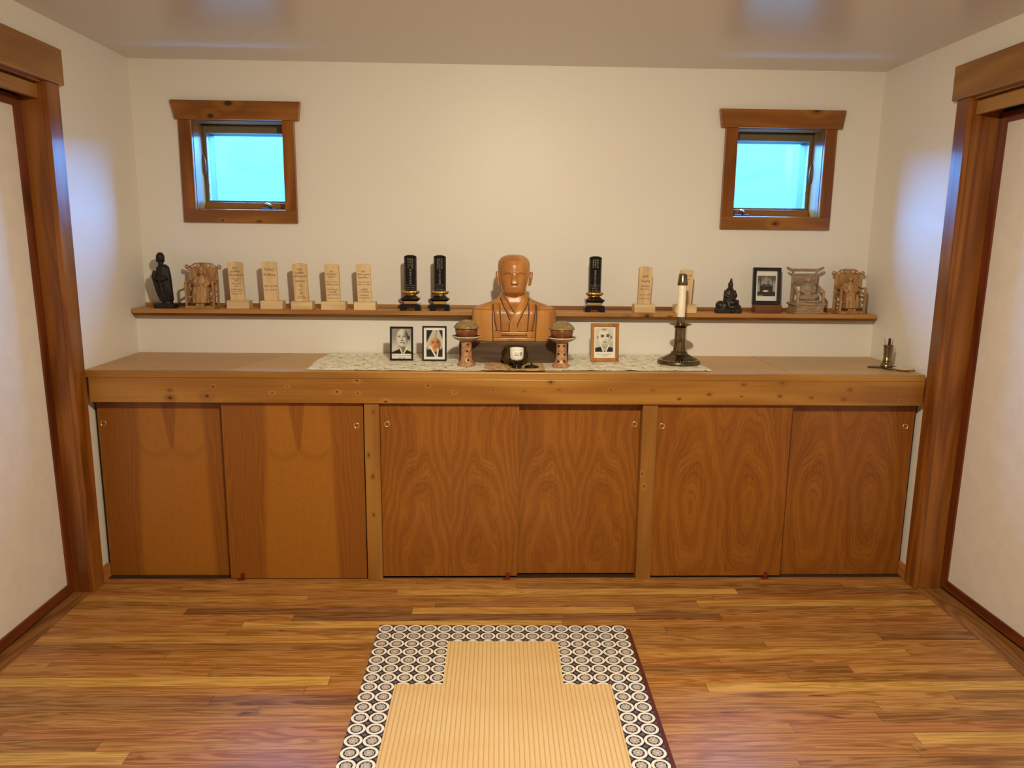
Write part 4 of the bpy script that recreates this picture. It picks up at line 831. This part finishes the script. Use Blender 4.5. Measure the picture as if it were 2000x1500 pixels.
# ================================================================== cloths on the altar
k = MB(); rr = random.Random(3)
def cl(u, v):
    x = 0.927+1.785*u+(0.006*math.sin(v*9) if u < 0.02 or u > 0.98 else 0); y = -0.128-(0.492+0.010*math.sin(u*5.0)-0.02*u)*v
    z = TZ+0.0022+0.0009*math.sin(u*61+v*3)*math.sin(v*9+u*7)
    for (fx, fw_) in ((0.15, .010), (0.31, .008), (0.47, .01), (0.64, .010), (0.69, .008), (0.79, .009)):
        z += 0.0018*math.exp(-((u-fx-0.01*v)/fw_)**2)*(0.3+0.7*v)
    return Vector((x, y, z))
k.grid(cl, 240, 50); o = k.done('altar_cloth', M['cloth'], smooth=True, solid=0.0012); tag(o, 'long cream and dark flecked cloth runner lying along the altar top', 'cloth')
k = MB()
def bc(u, v):
    w = 0.030*v*0
    return Vector((1.710+0.256*u+(v-0.5)*0.006*(1 if u < 0.5 else -1)+(-0.008*(v) if u < 0.5 else 0.008*v)*abs(2*u-1), -0.428-0.212*v, TZ+0.0068+0.0012*math.sin(u*17+v*4)*math.sin(v*7)))
k.grid(bc, 60, 40); o = k.done('brocade_mat', M['brocade'], smooth=True, solid=0.0012); tag(o, 'small gold brocade mat with red edge under the white cup', 'cloth')
BZ = TZ+0.0080; GZ = TZ+0.0040

# ================================================================== bust on its stand
t = empty('bust_stand', (1.840, -0.2600, TZ+0.0060)); tag(t, 'low dark walnut box stand under the carved bust', 'stand')
k = MB(); k.box(-0.252, 0.252, -0.150, -0.134, 0.0, 0.093); k.done('front_board', M['bench'], t, bev=0.0015)
k = MB(); k.box(-0.252, 0.252, -0.134, 0.06, 0.080, 0.0945); k.done('top_board', M['bench'], t, bev=0.001)
for sx in (-1, 1):
    k = MB(); k.box(sx*0.245-0.007, sx*0.245+0.007, -0.134, 0.06, 0, 0.080); k.done('side_board', M['bench'], t)
BX, BY, BZ0 = 1.8415, -0.308, TZ+0.0060+0.0945+0.0005
t = empty('carved_bust', (BX, BY, BZ0)); tag(t, 'carved wooden bust of a shaven headed monk in crossed robes', 'bust')
def gau(d, s): return math.exp(-(d/s)**2)
# torso: rows of (z, half width, half depth, centre shift)
TR = [(0.0, 0.198, 0.074, 0.0), (0.03, 0.199, 0.075, 0.0), (0.09, 0.199, 0.074, 0), (0.130, 0.1975, 0.071, 0), (0.1425, 0.195, 0.067, 0.001), (0.150, 0.186, 0.064, 0.002), (0.158, 0.168, 0.060, 0.004), (0.168, 0.140, 0.056, 0.006), (0.178, 0.110, 0.053, 0.008), (0.190, 0.084, 0.052, 0.010), (0.202, 0.071, 0.051, 0.012), (0.215, 0.063, 0.050, 0.013), (0.230, 0.058, 0.048, 0.014)]
def tinterp(z):
    for a, b in zip(TR, TR[1:]):
        if z <= b[0]:
            f = (z-a[0])/(b[0]-a[0]); return [a[i]+(b[i]-a[i])*f for i in range(1, 4)]
    return list(TR[-1][1:])
def tfront(x, z, off=0.0):           # y of the chest surface
    hw, hd, cy = tinterp(max(0, min(0.23, z))); q = min(0.999, abs(x)/hw); return cy-hd*(1-q**3.2)**(1/2.4)-off
k = MB(); N = 96; rows = []
for i in range(61):
    z = 0.23*i/60; hw, hd, cy = tinterp(z); row = []
    for j in range(N):
        a = 2*PI*j/N; ca, sa = math.cos(a), math.sin(a)
        x = hw*math.copysign(abs(ca)**0.70, ca); y = cy+hd*math.copysign(abs(sa)**(0.95 if sa < 0 else 0.6), sa)*(1.0 if sa < 0 else 0.95)
        if sa < 0: y = tfront(x, z) if abs(x) < hw*0.995 else y
        row.append(k.b.verts.new((x, y, z)))
    rows.append(row)
for A, B in zip(rows, rows[1:]):
    for j in range(N): k.b.faces.new((A[j], A[(j+1) % N], B[(j+1) % N], B[j]))
k.b.faces.new(rows[0][::-1]); k.b.faces.new(rows[-1])
k.done('torso', M['bust'], t, auto=True)
def ribbon(pts, wid, off, th, name, mat, n=26, closed=False):
    """strip following the chest surface along pts (x,z) with half widths wid"""
    k = MB(); P = []
    for i in range(n+1):
        s_ = i/n*(len(pts)-1); q = min(int(s_), len(pts)-2); f = s_-q; P.append((pts[q][0]+(pts[q+1][0]-pts[q][0])*f, pts[q][1]+(pts[q+1][1]-pts[q][1])*f, wid[q]+(wid[q+1]-wid[q])*f))
    R = []
    for i, (x, z, w) in enumerate(P):
        a = P[max(0, i-1)]; b = P[min(n, i+1)]; dx, dz = b[0]-a[0], b[1]-a[1]; l = math.hypot(dx, dz) or 1; nx, nz = -dz/l, dx/l; row = []
        for e in range(7):
            g = -1+e/3.0; xx, zz = x+nx*w*g, z+nz*w*g; yy = tfront(xx, zz, off+th*(1-abs(g)**4)); row.append(k.b.verts.new((xx, yy, zz)))
        for e in (6, 0):
            g = -1+e/3.0; xx, zz = x+nx*w*g, z+nz*w*g; row.append(k.b.verts.new((xx, tfront(xx, zz, -0.006), zz)))
        R.append(row)
    m_ = 9
    for A, B in zip(R, R[1:]):
        for e in range(m_): k.b.faces.new((A[e], A[(e+1) % m_], B[(e+1) % m_], B[e]))
    k.b.faces.new(R[0][::-1]); k.b.faces.new(R[-1]); bmesh.ops.recalc_face_normals(k.b, faces=k.b.faces[:])
    return k.done(name, mat, t, auto=True)
# (photo measures: x right of centre, z above the base)
Lp = [(-0.058, 0.212), (-0.041, 0.178), (-0.018, 0.140), (0.004, 0.104)]
Rp = [(0.058, 0.212), (0.044, 0.178), (0.016, 0.128), (-0.005, 0.085), (-0.004, 0.045)]
ribbon(Lp, [0.0125, 0.0165, 0.0175, 0.0150], 0.0025, 0.003, 'lapel', M['bust'])
ribbon(Rp, [0.0125, 0.0170, 0.0185, 0.0185, 0.0190], 0.0050, 0.003, 'lapel', M['bust'])
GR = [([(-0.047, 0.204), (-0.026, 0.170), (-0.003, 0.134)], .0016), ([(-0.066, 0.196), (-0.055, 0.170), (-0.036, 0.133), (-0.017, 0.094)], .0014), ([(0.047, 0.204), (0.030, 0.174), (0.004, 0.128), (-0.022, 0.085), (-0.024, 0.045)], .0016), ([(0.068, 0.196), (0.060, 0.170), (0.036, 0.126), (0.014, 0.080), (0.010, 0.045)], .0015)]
for sx in (-1, 1):
    ribbon([(sx*0.083, 0.176), (sx*0.081, 0.14), (sx*0.076, 0.09), (sx*0.071, 0.047)], [0.0155, 0.0135, 0.0115, 0.0090], 0.0020, 0.0030, 'strap', M['bust'])
    ribbon([(sx*0.0765, 0.0475), (sx*0.0765, 0.0175)], [0.0165, 0.0165], 0.0045, 0.002, 'strap_end', M['bust'], 8)
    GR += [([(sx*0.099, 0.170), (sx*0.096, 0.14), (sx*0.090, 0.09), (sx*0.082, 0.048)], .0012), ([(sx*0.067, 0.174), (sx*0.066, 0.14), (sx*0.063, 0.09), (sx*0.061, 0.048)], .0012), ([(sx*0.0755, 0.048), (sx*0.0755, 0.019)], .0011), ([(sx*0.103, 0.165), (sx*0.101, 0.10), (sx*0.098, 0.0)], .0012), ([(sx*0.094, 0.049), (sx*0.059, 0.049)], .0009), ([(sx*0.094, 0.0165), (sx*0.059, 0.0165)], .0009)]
ribbon([(-0.060, 0.0360), (0.060, 0.0360)], [0.0085, 0.0085], 0.0025, 0.0020, 'belt', M['bust'], 24)
ribbon([(-0.098, 0.0085), (0.098, 0.0085)], [0.0078, 0.0078], 0.0015, 0.0018, 'belt', M['bust'], 30)
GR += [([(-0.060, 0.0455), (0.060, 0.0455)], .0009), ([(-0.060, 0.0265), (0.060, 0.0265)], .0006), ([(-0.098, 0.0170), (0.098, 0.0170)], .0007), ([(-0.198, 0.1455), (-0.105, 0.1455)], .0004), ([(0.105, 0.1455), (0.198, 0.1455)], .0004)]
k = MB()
for pts, w in GR:          # carved grooves: their shade added as slim dark beads between the raised pieces
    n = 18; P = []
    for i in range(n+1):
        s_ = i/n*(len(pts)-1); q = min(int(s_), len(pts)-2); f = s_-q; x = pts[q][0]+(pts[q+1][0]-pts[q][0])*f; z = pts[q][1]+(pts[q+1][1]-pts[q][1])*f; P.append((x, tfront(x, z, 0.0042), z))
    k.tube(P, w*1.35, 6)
k.done('groove_shade_lines', M['groove'], t, smooth=True)
# head and neck: rings with face relief
HZ0, HZ1 = 0.190, 0.3965
prof = [(0.190, .049, .050, .012), (0.206, .049, .050, .006), (0.216, .050, .058, -.010), (0.2205, .052, .065, -.018), (0.228, .0525, .071, -.020), (0.242, .0570, .077, -.018), (0.258, .0615, .081, -.014), (0.280, .0675, .086, -.008), (0.305, .0720, .091, -.002), (0.330, .0745, .094, .002), (0.350, .0745, .093, .004), (0.368, .0705, .087, .005), (0.382, .0600, .073, .006), (0.391, .0430, .052, .007), (0.3955, .0240, .030, .007), (0.3965, .0, .0, .007)]
def hint(z):
    for a, b in zip(prof, prof[1:]):
        if z <= b[0]+1e-9:
            f = (z-a[0])/(b[0]-a[0]); return [a[i]+(b[i]-a[i])*f for i in range(1, 4)]
    return list(prof[-1][1:])
def face(x, z):      # outward relief (towards the viewer), metres
    ax = abs(x); d = 0.0
    nz = ss(0.318, 0.268, z)                                                   # nose ridge, square tip
    d += (0.004+0.0155*nz)*(1-ss(0.006+0.006*nz, 0.011+0.0065*nz, ax))*ss(0.2615, 0.2665, z)*(1-ss(0.312, 0.326, z))
    arch = 0.318-55.0*(ax-0.030)**2/2.0*0.5; d += 0.0042*gau(z-arch, 0.0040)*ss(0.008, 0.014, ax)*(1-ss(0.052, 0.062, ax))        # brow arch
    d -= 0.0078*math.exp(-((ax-0.029)/0.020)**2-((z-0.302)/0.009)**2)              # socket
    d += 0.0048*math.exp(-((ax-0.030)/0.0135)**2-((z-0.300)/0.0062)**2)            # eyeball
    lid = 0.2995-12.0*(ax-0.030)**2; d -= 0.0038*gau(z-lid, 0.0015)*(1-ss(0.011, 0.016, abs(ax-0.030)))
    d -= 0.0015*gau(z-(0.2945+9*(ax-0.030)**2), 0.0012)*(1-ss(0.010, 0.016, abs(ax-0.030)))
    d -= 0.0030*gau(z-(0.3085-16*(ax-0.030)**2), 0.0014)*(1-ss(0.016, 0.024, abs(ax-0.030)))
    d += 0.0030*math.exp(-((ax-0.042)/0.016)**2-((z-0.278)/0.014)**2)              # cheek
    d += 0.0032*math.exp(-(x/0.024)**2-((z-0.245)/0.013)**2)                       # mouth mound
    d += 0.0022*math.exp(-(x/0.012)**2-((z-0.2465)/0.0028)**2); d += 0.0026*math.exp(-(x/0.0105)**2-((z-0.2395)/0.0026)**2)
    d -= 0.0034*gau(z-(0.2432-18*x*x*0.35), 0.0011)*(1-ss(0.013, 0.020, ax))
    d -= 0.0022*gau((z-0.2455)+(ax-0.014)*0.65, 0.0018)*ss(0.014, 0.018, ax)*(1-ss(0.026, 0.030, ax))   # folds at mouth corners
    d -= 0.0016*gau(x, 0.0022)*ss(0.2475, 0.250, z)*(1-ss(0.259, 0.262, z))        # philtrum
    d += 0.0035*math.exp(-(x/0.020)**2-((z-0.226)/0.010)**2)                       # chin
    for zz in (0.336, 0.343): d -= 0.0003*gau(z-zz-3*x*x, 0.0012)*(1-ss(0.020, 0.034, ax))     # brow wrinkles
    d += 0.0012*gau(x, 0.016)*gau(z-0.340, 0.012)
    return d
k = MB(); NJ, NI = 168, 170; rows = []
for i in range(NI):
    z = HZ0+(HZ1-HZ0)*(1-(1-i/NI)**1.0); w, dp, cy = hint(z); row = []
    for j in range(NJ):
        a = 2*PI*j/NJ; ca, sa = math.cos(a), math.sin(a); e = 0.92
        x = w*math.copysign(abs(ca)**e, ca); y = cy+dp*math.copysign(abs(sa)**e, sa)
        if sa < 0: y -= face(x, z)*min(1.0, (-sa)*1.8)
        row.append(k.b.verts.new((x, y, z)))
    rows.append(row)
for A, B in zip(rows, rows[1:]):
    for j in range(NJ): k.b.faces.new((A[j], A[(j+1) % NJ], B[(j+1) % NJ], B[j]))
tp = k.b.verts.new((0, 0.007, HZ1))
for j in range(NJ): k.b.faces.new((rows[-1][j], rows[-1][(j+1) % NJ], tp))
k.done('head', M['bust'], t, smooth=True, loc=(-0.003, 0, 0))
for sx in (-1, 1):
    k = MB(); k.prism([(0.0, 0.250), (0.012, 0.256), (0.024, 0.285), (0.026, 0.306), (0.016, 0.318), (0.0, 0.315), (-0.004, 0.29)], 0.0, 0.012, 'x', M=Matrix.Translation((sx*0.0640-(0.012 if sx < 0 else 0), -0.004, 0)) @ Matrix.Rotation(sx*0.10, 4, 'Y') @ Matrix.Translation((sx*-0.025, 0, 0)) @ Matrix.Rotation(-sx*0.30, 4, 'Z'))
    k.done('ear', M['bust'], t, bev=0.0035, seg=3)

# ================================================================== offerings
def pedestal(label, loc, lowrow, lid_label, bowl_label):
    t = empty('pedestal_dish', loc); tag(t, label, 'offering stand')
    k = MB(); k.lathe([(0.0, 0.0), (0.040, 0.0), (0.0425, 0.003), (0.041, 0.006), (0.033, 0.013), (0.0275, 0.024), (0.0245, 0.045), (0.0235, 0.075), (0.024, 0.100), (0.027, 0.112), (0.0, 0.112)], 44); k.done('pedestal', M['clay'], t, smooth=True)
    k = MB(); k.lathe([(0.0, 0.1085), (0.026, 0.109), (0.045, 0.1165), (0.060, 0.1250), (0.0655, 0.1305), (0.0660, 0.1325)], 52); k.done('dish', M['lidglaze'], t, smooth=True, solid=0.001)
    k = MB(); k.lathe([(0.0662, 0.1305), (0.0668, 0.1332), (0.0650, 0.1345), (0.0630, 0.1330)], 52); k.done('rim', M['creamglaze'], t, smooth=True)
    k = MB(); k.lathe([(0.0632, 0.1330), (0.054, 0.1255), (0.036, 0.1195), (0.0, 0.118)], 52); k.done('dish_glaze', M['darkglaze'], t, smooth=True)
    for (ang, z) in lowrow:
        k = MB()
        rr_ = 0.0242 if z > 0.03 else 0.0285; c = Vector((rr_*math.sin(ang), -rr_*math.cos(ang), z)); n = Vector((math.sin(ang), -math.cos(ang), 0)); 
        Rm = n.to_track_quat('Z', 'Y').to_matrix().to_4x4(); k.lathe([(0.0, 0.0012), (0.0045, 0.0012), (0.0056, -0.001)], 16, M=Matrix.Translation(c) @ Rm); k.done('pierced_hole', M['hole'], t)
    b = empty('offering_bowl', (loc[0], loc[1], loc[2]+0.1195)); tag(b, bowl_label, 'covered bowl')
    k = MB(); k.lathe([(0.0, 0.0), (0.033, 0.0), (0.042, 0.008), (0.0490, 0.026), (0.0510, 0.042), (0.050, 0.050), (0.0, 0.050)], 48); k.done('bowl', M['bowl'], b, smooth=True)
    k = MB(); k.lathe([(0.0, 0.0502), (0.0560, 0.0490), (0.0580, 0.0510), (0.0560, 0.056), (0.046, 0.069), (0.033, 0.0785), (0.017, 0.0850), (0.0, 0.0865)], 52); k.done('lid', M['lidglaze'], b, smooth=True)
    return t
pedestal('speckled clay pedestal dish with one visible column of holes, left of the bust', (1.623, -0.482, GZ), [(0.25, 0.098), (0.18, 0.066), (0.30, 0.026)], '', 'lidded brown bowl on the left pedestal dish, darker and duller')
pedestal('speckled clay pedestal dish with two visible columns of holes, right of the bust', (2.0505, -0.506, GZ), [(-0.65, 0.096), (0.50, 0.096), (-0.65, 0.059), (0.55, 0.057), (-0.55, 0.026), (0.45, 0.026)], '', 'lidded bowl with redder brown side on the right pedestal dish')
# incense bowl
t = empty('incense_burner', (1.843, -0.478, BZ)); tag(t, 'round olive brown bronze burner with flared lip behind the white cup', 'incense burner')
k = MB(); k.lathe([(0.0, 0.0), (0.038, 0.0), (0.045, 0.006), (0.056, 0.020), (0.0605, 0.036), (0.058, 0.052), (0.0525, 0.064), (0.049, 0.069), (0.0525, 0.076), (0.0565, 0.080), (0.0550, 0.0815), (0.049, 0.077), (0.045, 0.068), (0.0, 0.060)], 56); k.done('bowl', M['bronze'], t, smooth=True)
k = MB(); k.lathe([(0.0, 0.062), (0.046, 0.062), (0.046, 0.060), (0.0, 0.060)], 40); k.done('ash', M['lidglaze'], t)
# lacquer stand, cup, lid
t = empty('cup_stand', (1.8470, -0.5790, BZ)); tag(t, 'glossy black lacquer cup stand holding the white cup', 'cup stand')
k = MB(); k.lathe([(0.0, 0.0), (0.0235, 0.0), (0.0245, 0.003), (0.016, 0.009), (0.0145, 0.016), (0.019, 0.024), (0.0305, 0.034), (0.0325, 0.038), (0.031, 0.0385), (0.024, 0.034), (0.0, 0.033)], 48); k.done('stand', M['lacquer'], t, smooth=True)
t = empty('white_cup', (1.8470, -0.5790, BZ+0.0335)); tag(t, 'small white porcelain cup with two dark crest characters', 'cup')
k = MB(); k.lathe([(0.0, 0.0), (0.019, 0.0), (0.0255, 0.004), (0.0292, 0.012), (0.0300, 0.030), (0.0302, 0.055), (0.0290, 0.0555), (0.0282, 0.050), (0.027, 0.012), (0.0, 0.006)], 48); k.done('cup', M['porcelain'], t, smooth=True)
def wrap(k, R, z0):
    for v in k.b.verts:
        a = v.co.x/R; z = v.co.z+z0; v.co = Vector((R*math.sin(a), -R*math.cos(a), z))
k = MB(); text_bm(k.b, [('山', -0.0010, 0.007, 0.0195, 'CENTER'), ('會', 0.0190, 0.0080, 0.0180, 'CENTER')], Matrix.Identity(4)); wrap(k, 0.0306, 0.0185); k.done('crest_print', M['ink'], t)
k = MB(); k.lathe([(0.03045, 0.0490), (0.03055, 0.0492), (0.03055, 0.0496), (0.03045, 0.0498)], 48); k.done('rim_line', M['goldtext'], t)
t = empty('cup_cover', (1.9140, -0.563, BZ)); tag(t, 'black lacquer cup lid with small knob lying on the brocade mat', 'lid')
k = MB(); k.lathe([(0.0, 0.002), (0.031, 0.0), (0.0325, 0.002), (0.031, 0.005), (0.018, 0.0095), (0.0, 0.011)], 44); k.done('cover', M['lacquer'], t, smooth=True)
k = MB(); k.lathe([(0.003, 0.009), (0.0028, 0.013), (0.0055, 0.016), (0.0055, 0.0185), (0.0, 0.019)], 20); k.done('knob', M['lacquer'], t, smooth=True)

# candlestick and candle
CX, CY = 2.6140, -0.390
t = empty('candlestick', (CX, CY, GZ)); tag(t, 'tall antique brass candlestick with fluted stem and beaded round foot', 'candlestick')
k = MB(); k.lathe([(0.0, 0.0), (0.094, 0.0), (0.0995, 0.004), (0.0995, 0.012), (0.094, 0.0185), (0.088, 0.020), (0.082, 0.024), (0.066, 0.031), (0.058, 0.035), (0.046, 0.0425), (0.038, 0.048), (0.0375, 0.054), (0.031, 0.057), (0.0, 0.057)], 64, wave=lambda a, z: 1+(0.018*math.sin(12*a) if 0.023 < z < 0.04 else 0)); k.done('foot', M['brass_dark'], t, smooth=True)
k = MB()
for i in range(44):
    a = 2*PI*i/44; k.ball((0.0905*math.cos(a), 0.0905*math.sin(a), 0.0200), 0.0026, sub=1)
k.done('beading', M['gilt'], t, smooth=True)
k = MB(); k.lathe([(0.029, 0.056), (0.0285, 0.062), (0.0255, 0.085), (0.0235, 0.105), (0.0235, 0.108)], 96, wave=lambda a, z: 1-0.07*abs(math.sin(8*a))); k.done('fluted_stem', M['brass_dark'], t, smooth=True)
k = MB(); k.lathe([(0.0, 0.106), (0.0255, 0.106), (0.0285, 0.109), (0.0285, 0.112), (0.0250, 0.115), (0.0250, 0.163), (0.0285, 0.166), (0.0285, 0.1695), (0.0240, 0.172), (0.0, 0.172)], 48); k.done('collar', M['brass'], t, auto=True)
k = MB(); k.lathe([(0.0, 0.170), (0.020, 0.170), (0.036, 0.177), (0.0515, 0.1835), (0.0525, 0.185), (0.050, 0.1855), (0.022, 0.180), (0.0, 0.180)], 52); k.done('drip_pan', M['brass'], t, smooth=True)
k = MB(); k.lathe([(0.0, 0.180), (0.0195, 0.180), (0.0195, 0.218), (0.0, 0.218)], 40); k.done('socket', M['brass'], t, auto=True)
t = empty('altar_candle', (CX, CY, GZ+0.2185)); tag(t, 'white candle with a brass follower cap in the candlestick', 'candle')
k = MB(); k.lathe([(0.0, 0.0), (0.0185, 0.0), (0.0185, 0.150), (0.0175, 0.152), (0.0, 0.152)], 40); k.done('wax', M['wax'], t, auto=True)
k = MB(); k.lathe([(0.0230, 0.146), (0.0236, 0.1465), (0.0225, 0.158), (0.0190, 0.193), (0.0165, 0.197), (0.0075, 0.198), (0.0065, 0.196), (0.0160, 0.194), (0.0215, 0.150), (0.0230, 0.146)], 44); k.done('follower', M['brass'], t, smooth=True)
k = MB(); k.tube([(0, 0, 0.152), (0, 0, 0.197), (0.001, 0, 0.2015)], 0.0012, 6); k.done('wick', M['incense'], t)

# ================================================================== incense things at the right end
VX, VY = 3.5755, -0.446
t = empty('incense_vase', (VX, VY, TZ)); tag(t, 'slim brass incense vase with bell foot at the right end of the altar', 'vase')
k = MB(); k.lathe([(0.0, 0.0), (0.027, 0.0), (0.0285, 0.002), (0.026, 0.012), (0.0205, 0.022), (0.0165, 0.027), (0.0195, 0.030), (0.0195, 0.034), (0.0165, 0.037), (0.0180, 0.060), (0.0190, 0.090), (0.0195, 0.097), (0.0225, 0.0995), (0.0225, 0.103), (0.0200, 0.103), (0.0170, 0.098), (0.0140, 0.036), (0.0, 0.034)], 40); k.done('vase', M['brass'], t, smooth=True)
for i, (dx, dy, lx, ly, r, zt, nm, mt, lab) in enumerate([(-0.002, -0.004, 0.002, 0.0, 0.0042, 0.136, 'incense_stick', 'incense', 'thick dark incense stick, left one of the two in the brass vase'), (0.0065, 0.002, 0.0, 0.0, 0.0040, 0.134, 'incense_stick', 'incense', 'thick dark incense stick, right one of the two in the brass vase'),
        (-0.009, 0.0, -0.013, 0.0, 0.0010, 0.133, 'incense_stick', 'thinincense', 'thin incense stick leaning left out of the brass vase'), (0.010, -0.006, 0.008, 0.0, 0.0010, 0.133, 'incense_stick', 'thinincense', 'thin incense stick standing steeper at the right of the brass vase'), (0.011, 0.004, 0.012, 0.0, 0.0010, 0.126, 'incense_stick', 'thinincense', 'thin short incense stick leaning right out of the brass vase')]):
    k = MB(); k.tube([(VX+dx*0.5-lx*0.3, VY+dy*0.5, TZ+0.0365), (VX+dx+lx*0.3, VY+dy, TZ+0.098), (VX+dx+lx, VY+dy, TZ+zt)], r, 10); o = k.done(nm, M[mt], smooth=False); tag(o, lab, 'incense stick', 'incense sticks in the brass vase')
k = MB(); k.prism([(3.478, -0.461), (3.511, -0.434), (3.543, -0.442), (3.545, -0.478), (3.536, -0.488)], TZ+0.0005, TZ+0.0055, 'z'); o = k.done('black_tray', M['blackplastic'], bev=0.001); tag(o, 'thin black flat tray lying left of the brass incense vase', 'tray')
k = MB(); k.tube([(3.533, -0.4955, TZ+0.0035), (3.555, -0.541, TZ+0.0035)], 0.003, 8); o = k.done('black_snuffer', M['blackplastic'], smooth=True); tag(o, 'short thin black stick lying in front of the brass incense vase', 'stick')
t = empty('small_dish', (3.604, -0.540, TZ)); tag(t, 'small round cream saucer at the right end of the altar', 'dish')
k = MB(); k.lathe([(0.0, 0.0), (0.022, 0.0), (0.026, 0.003), (0.046, 0.0095), (0.0475, 0.0115), (0.0455, 0.0115), (0.026, 0.006), (0.0, 0.005)], 44, sx=0.93); k.done('saucer', M['creamglaze'], t, smooth=True)
t = empty('matchbox', (3.622, -0.446, TZ), 0.25); tag(t, 'white matchbox with black side behind the cream saucer', 'matchbox')
k = MB(); k.box(-0.010, 0.018, -0.030, 0.024, 0.0, 0.009); k.done('box', M['paper'], t, bev=0.0008)
k = MB(); k.box(-0.0108, -0.010, -0.029, 0.023, 0.001, 0.008); k.done('striker', M['blackplastic'], t)

# ================================================================== tatami mat
t = empty('tatami_mat', (1.2985, -1.1020, 0), -0.0126); tag(t, 'straw tatami mat with blue crest patterned border on the floor', 'mat')
TH = 0.020; MW = 0.9725; ML = 1.90; c5 = 0.2860
k = MB(); k.box(0.004, MW-0.004, -ML, -0.004, 0.003, TH-0.002); k.done('mat_core', M['rush'], t)
k = MB()
for (a, b, c, d) in ((0.1144, MW-0.1144, -ML, -c5-0.1244), (c5-0.008, MW-c5+0.008, -c5-0.1244, -0.1224)): k.box(a, b, c, d, TH-0.002, TH)
k.done('woven_face', M['rush'], t)
k = MB()
for (a, b, c, d) in ((0, c5-0.008, -c5-0.1244, -0.1224), (MW-c5+0.008, MW, -c5-0.1244, -0.1224), (0, 0.1144, -ML, -c5-0.1244), (MW-0.1144, MW, -ML, -c5-0.1244)): k.box(a, b, c, d, 0.002, TH+0.0008)
k.done('crest_border', M['border'], t)
k = MB(); k.box(0, MW, -0.1224, 0.0, 0.002, TH+0.0008); k.done('top_border', M['border2'], t)
k = MB(); k.box(MW, MW+0.016, -ML, -0.020, 0.0, TH-0.004); k.box(0.002, MW, -ML, -0.003, 0.0, 0.0025); k.done('edging', M['edging'], t, bev=0.002)
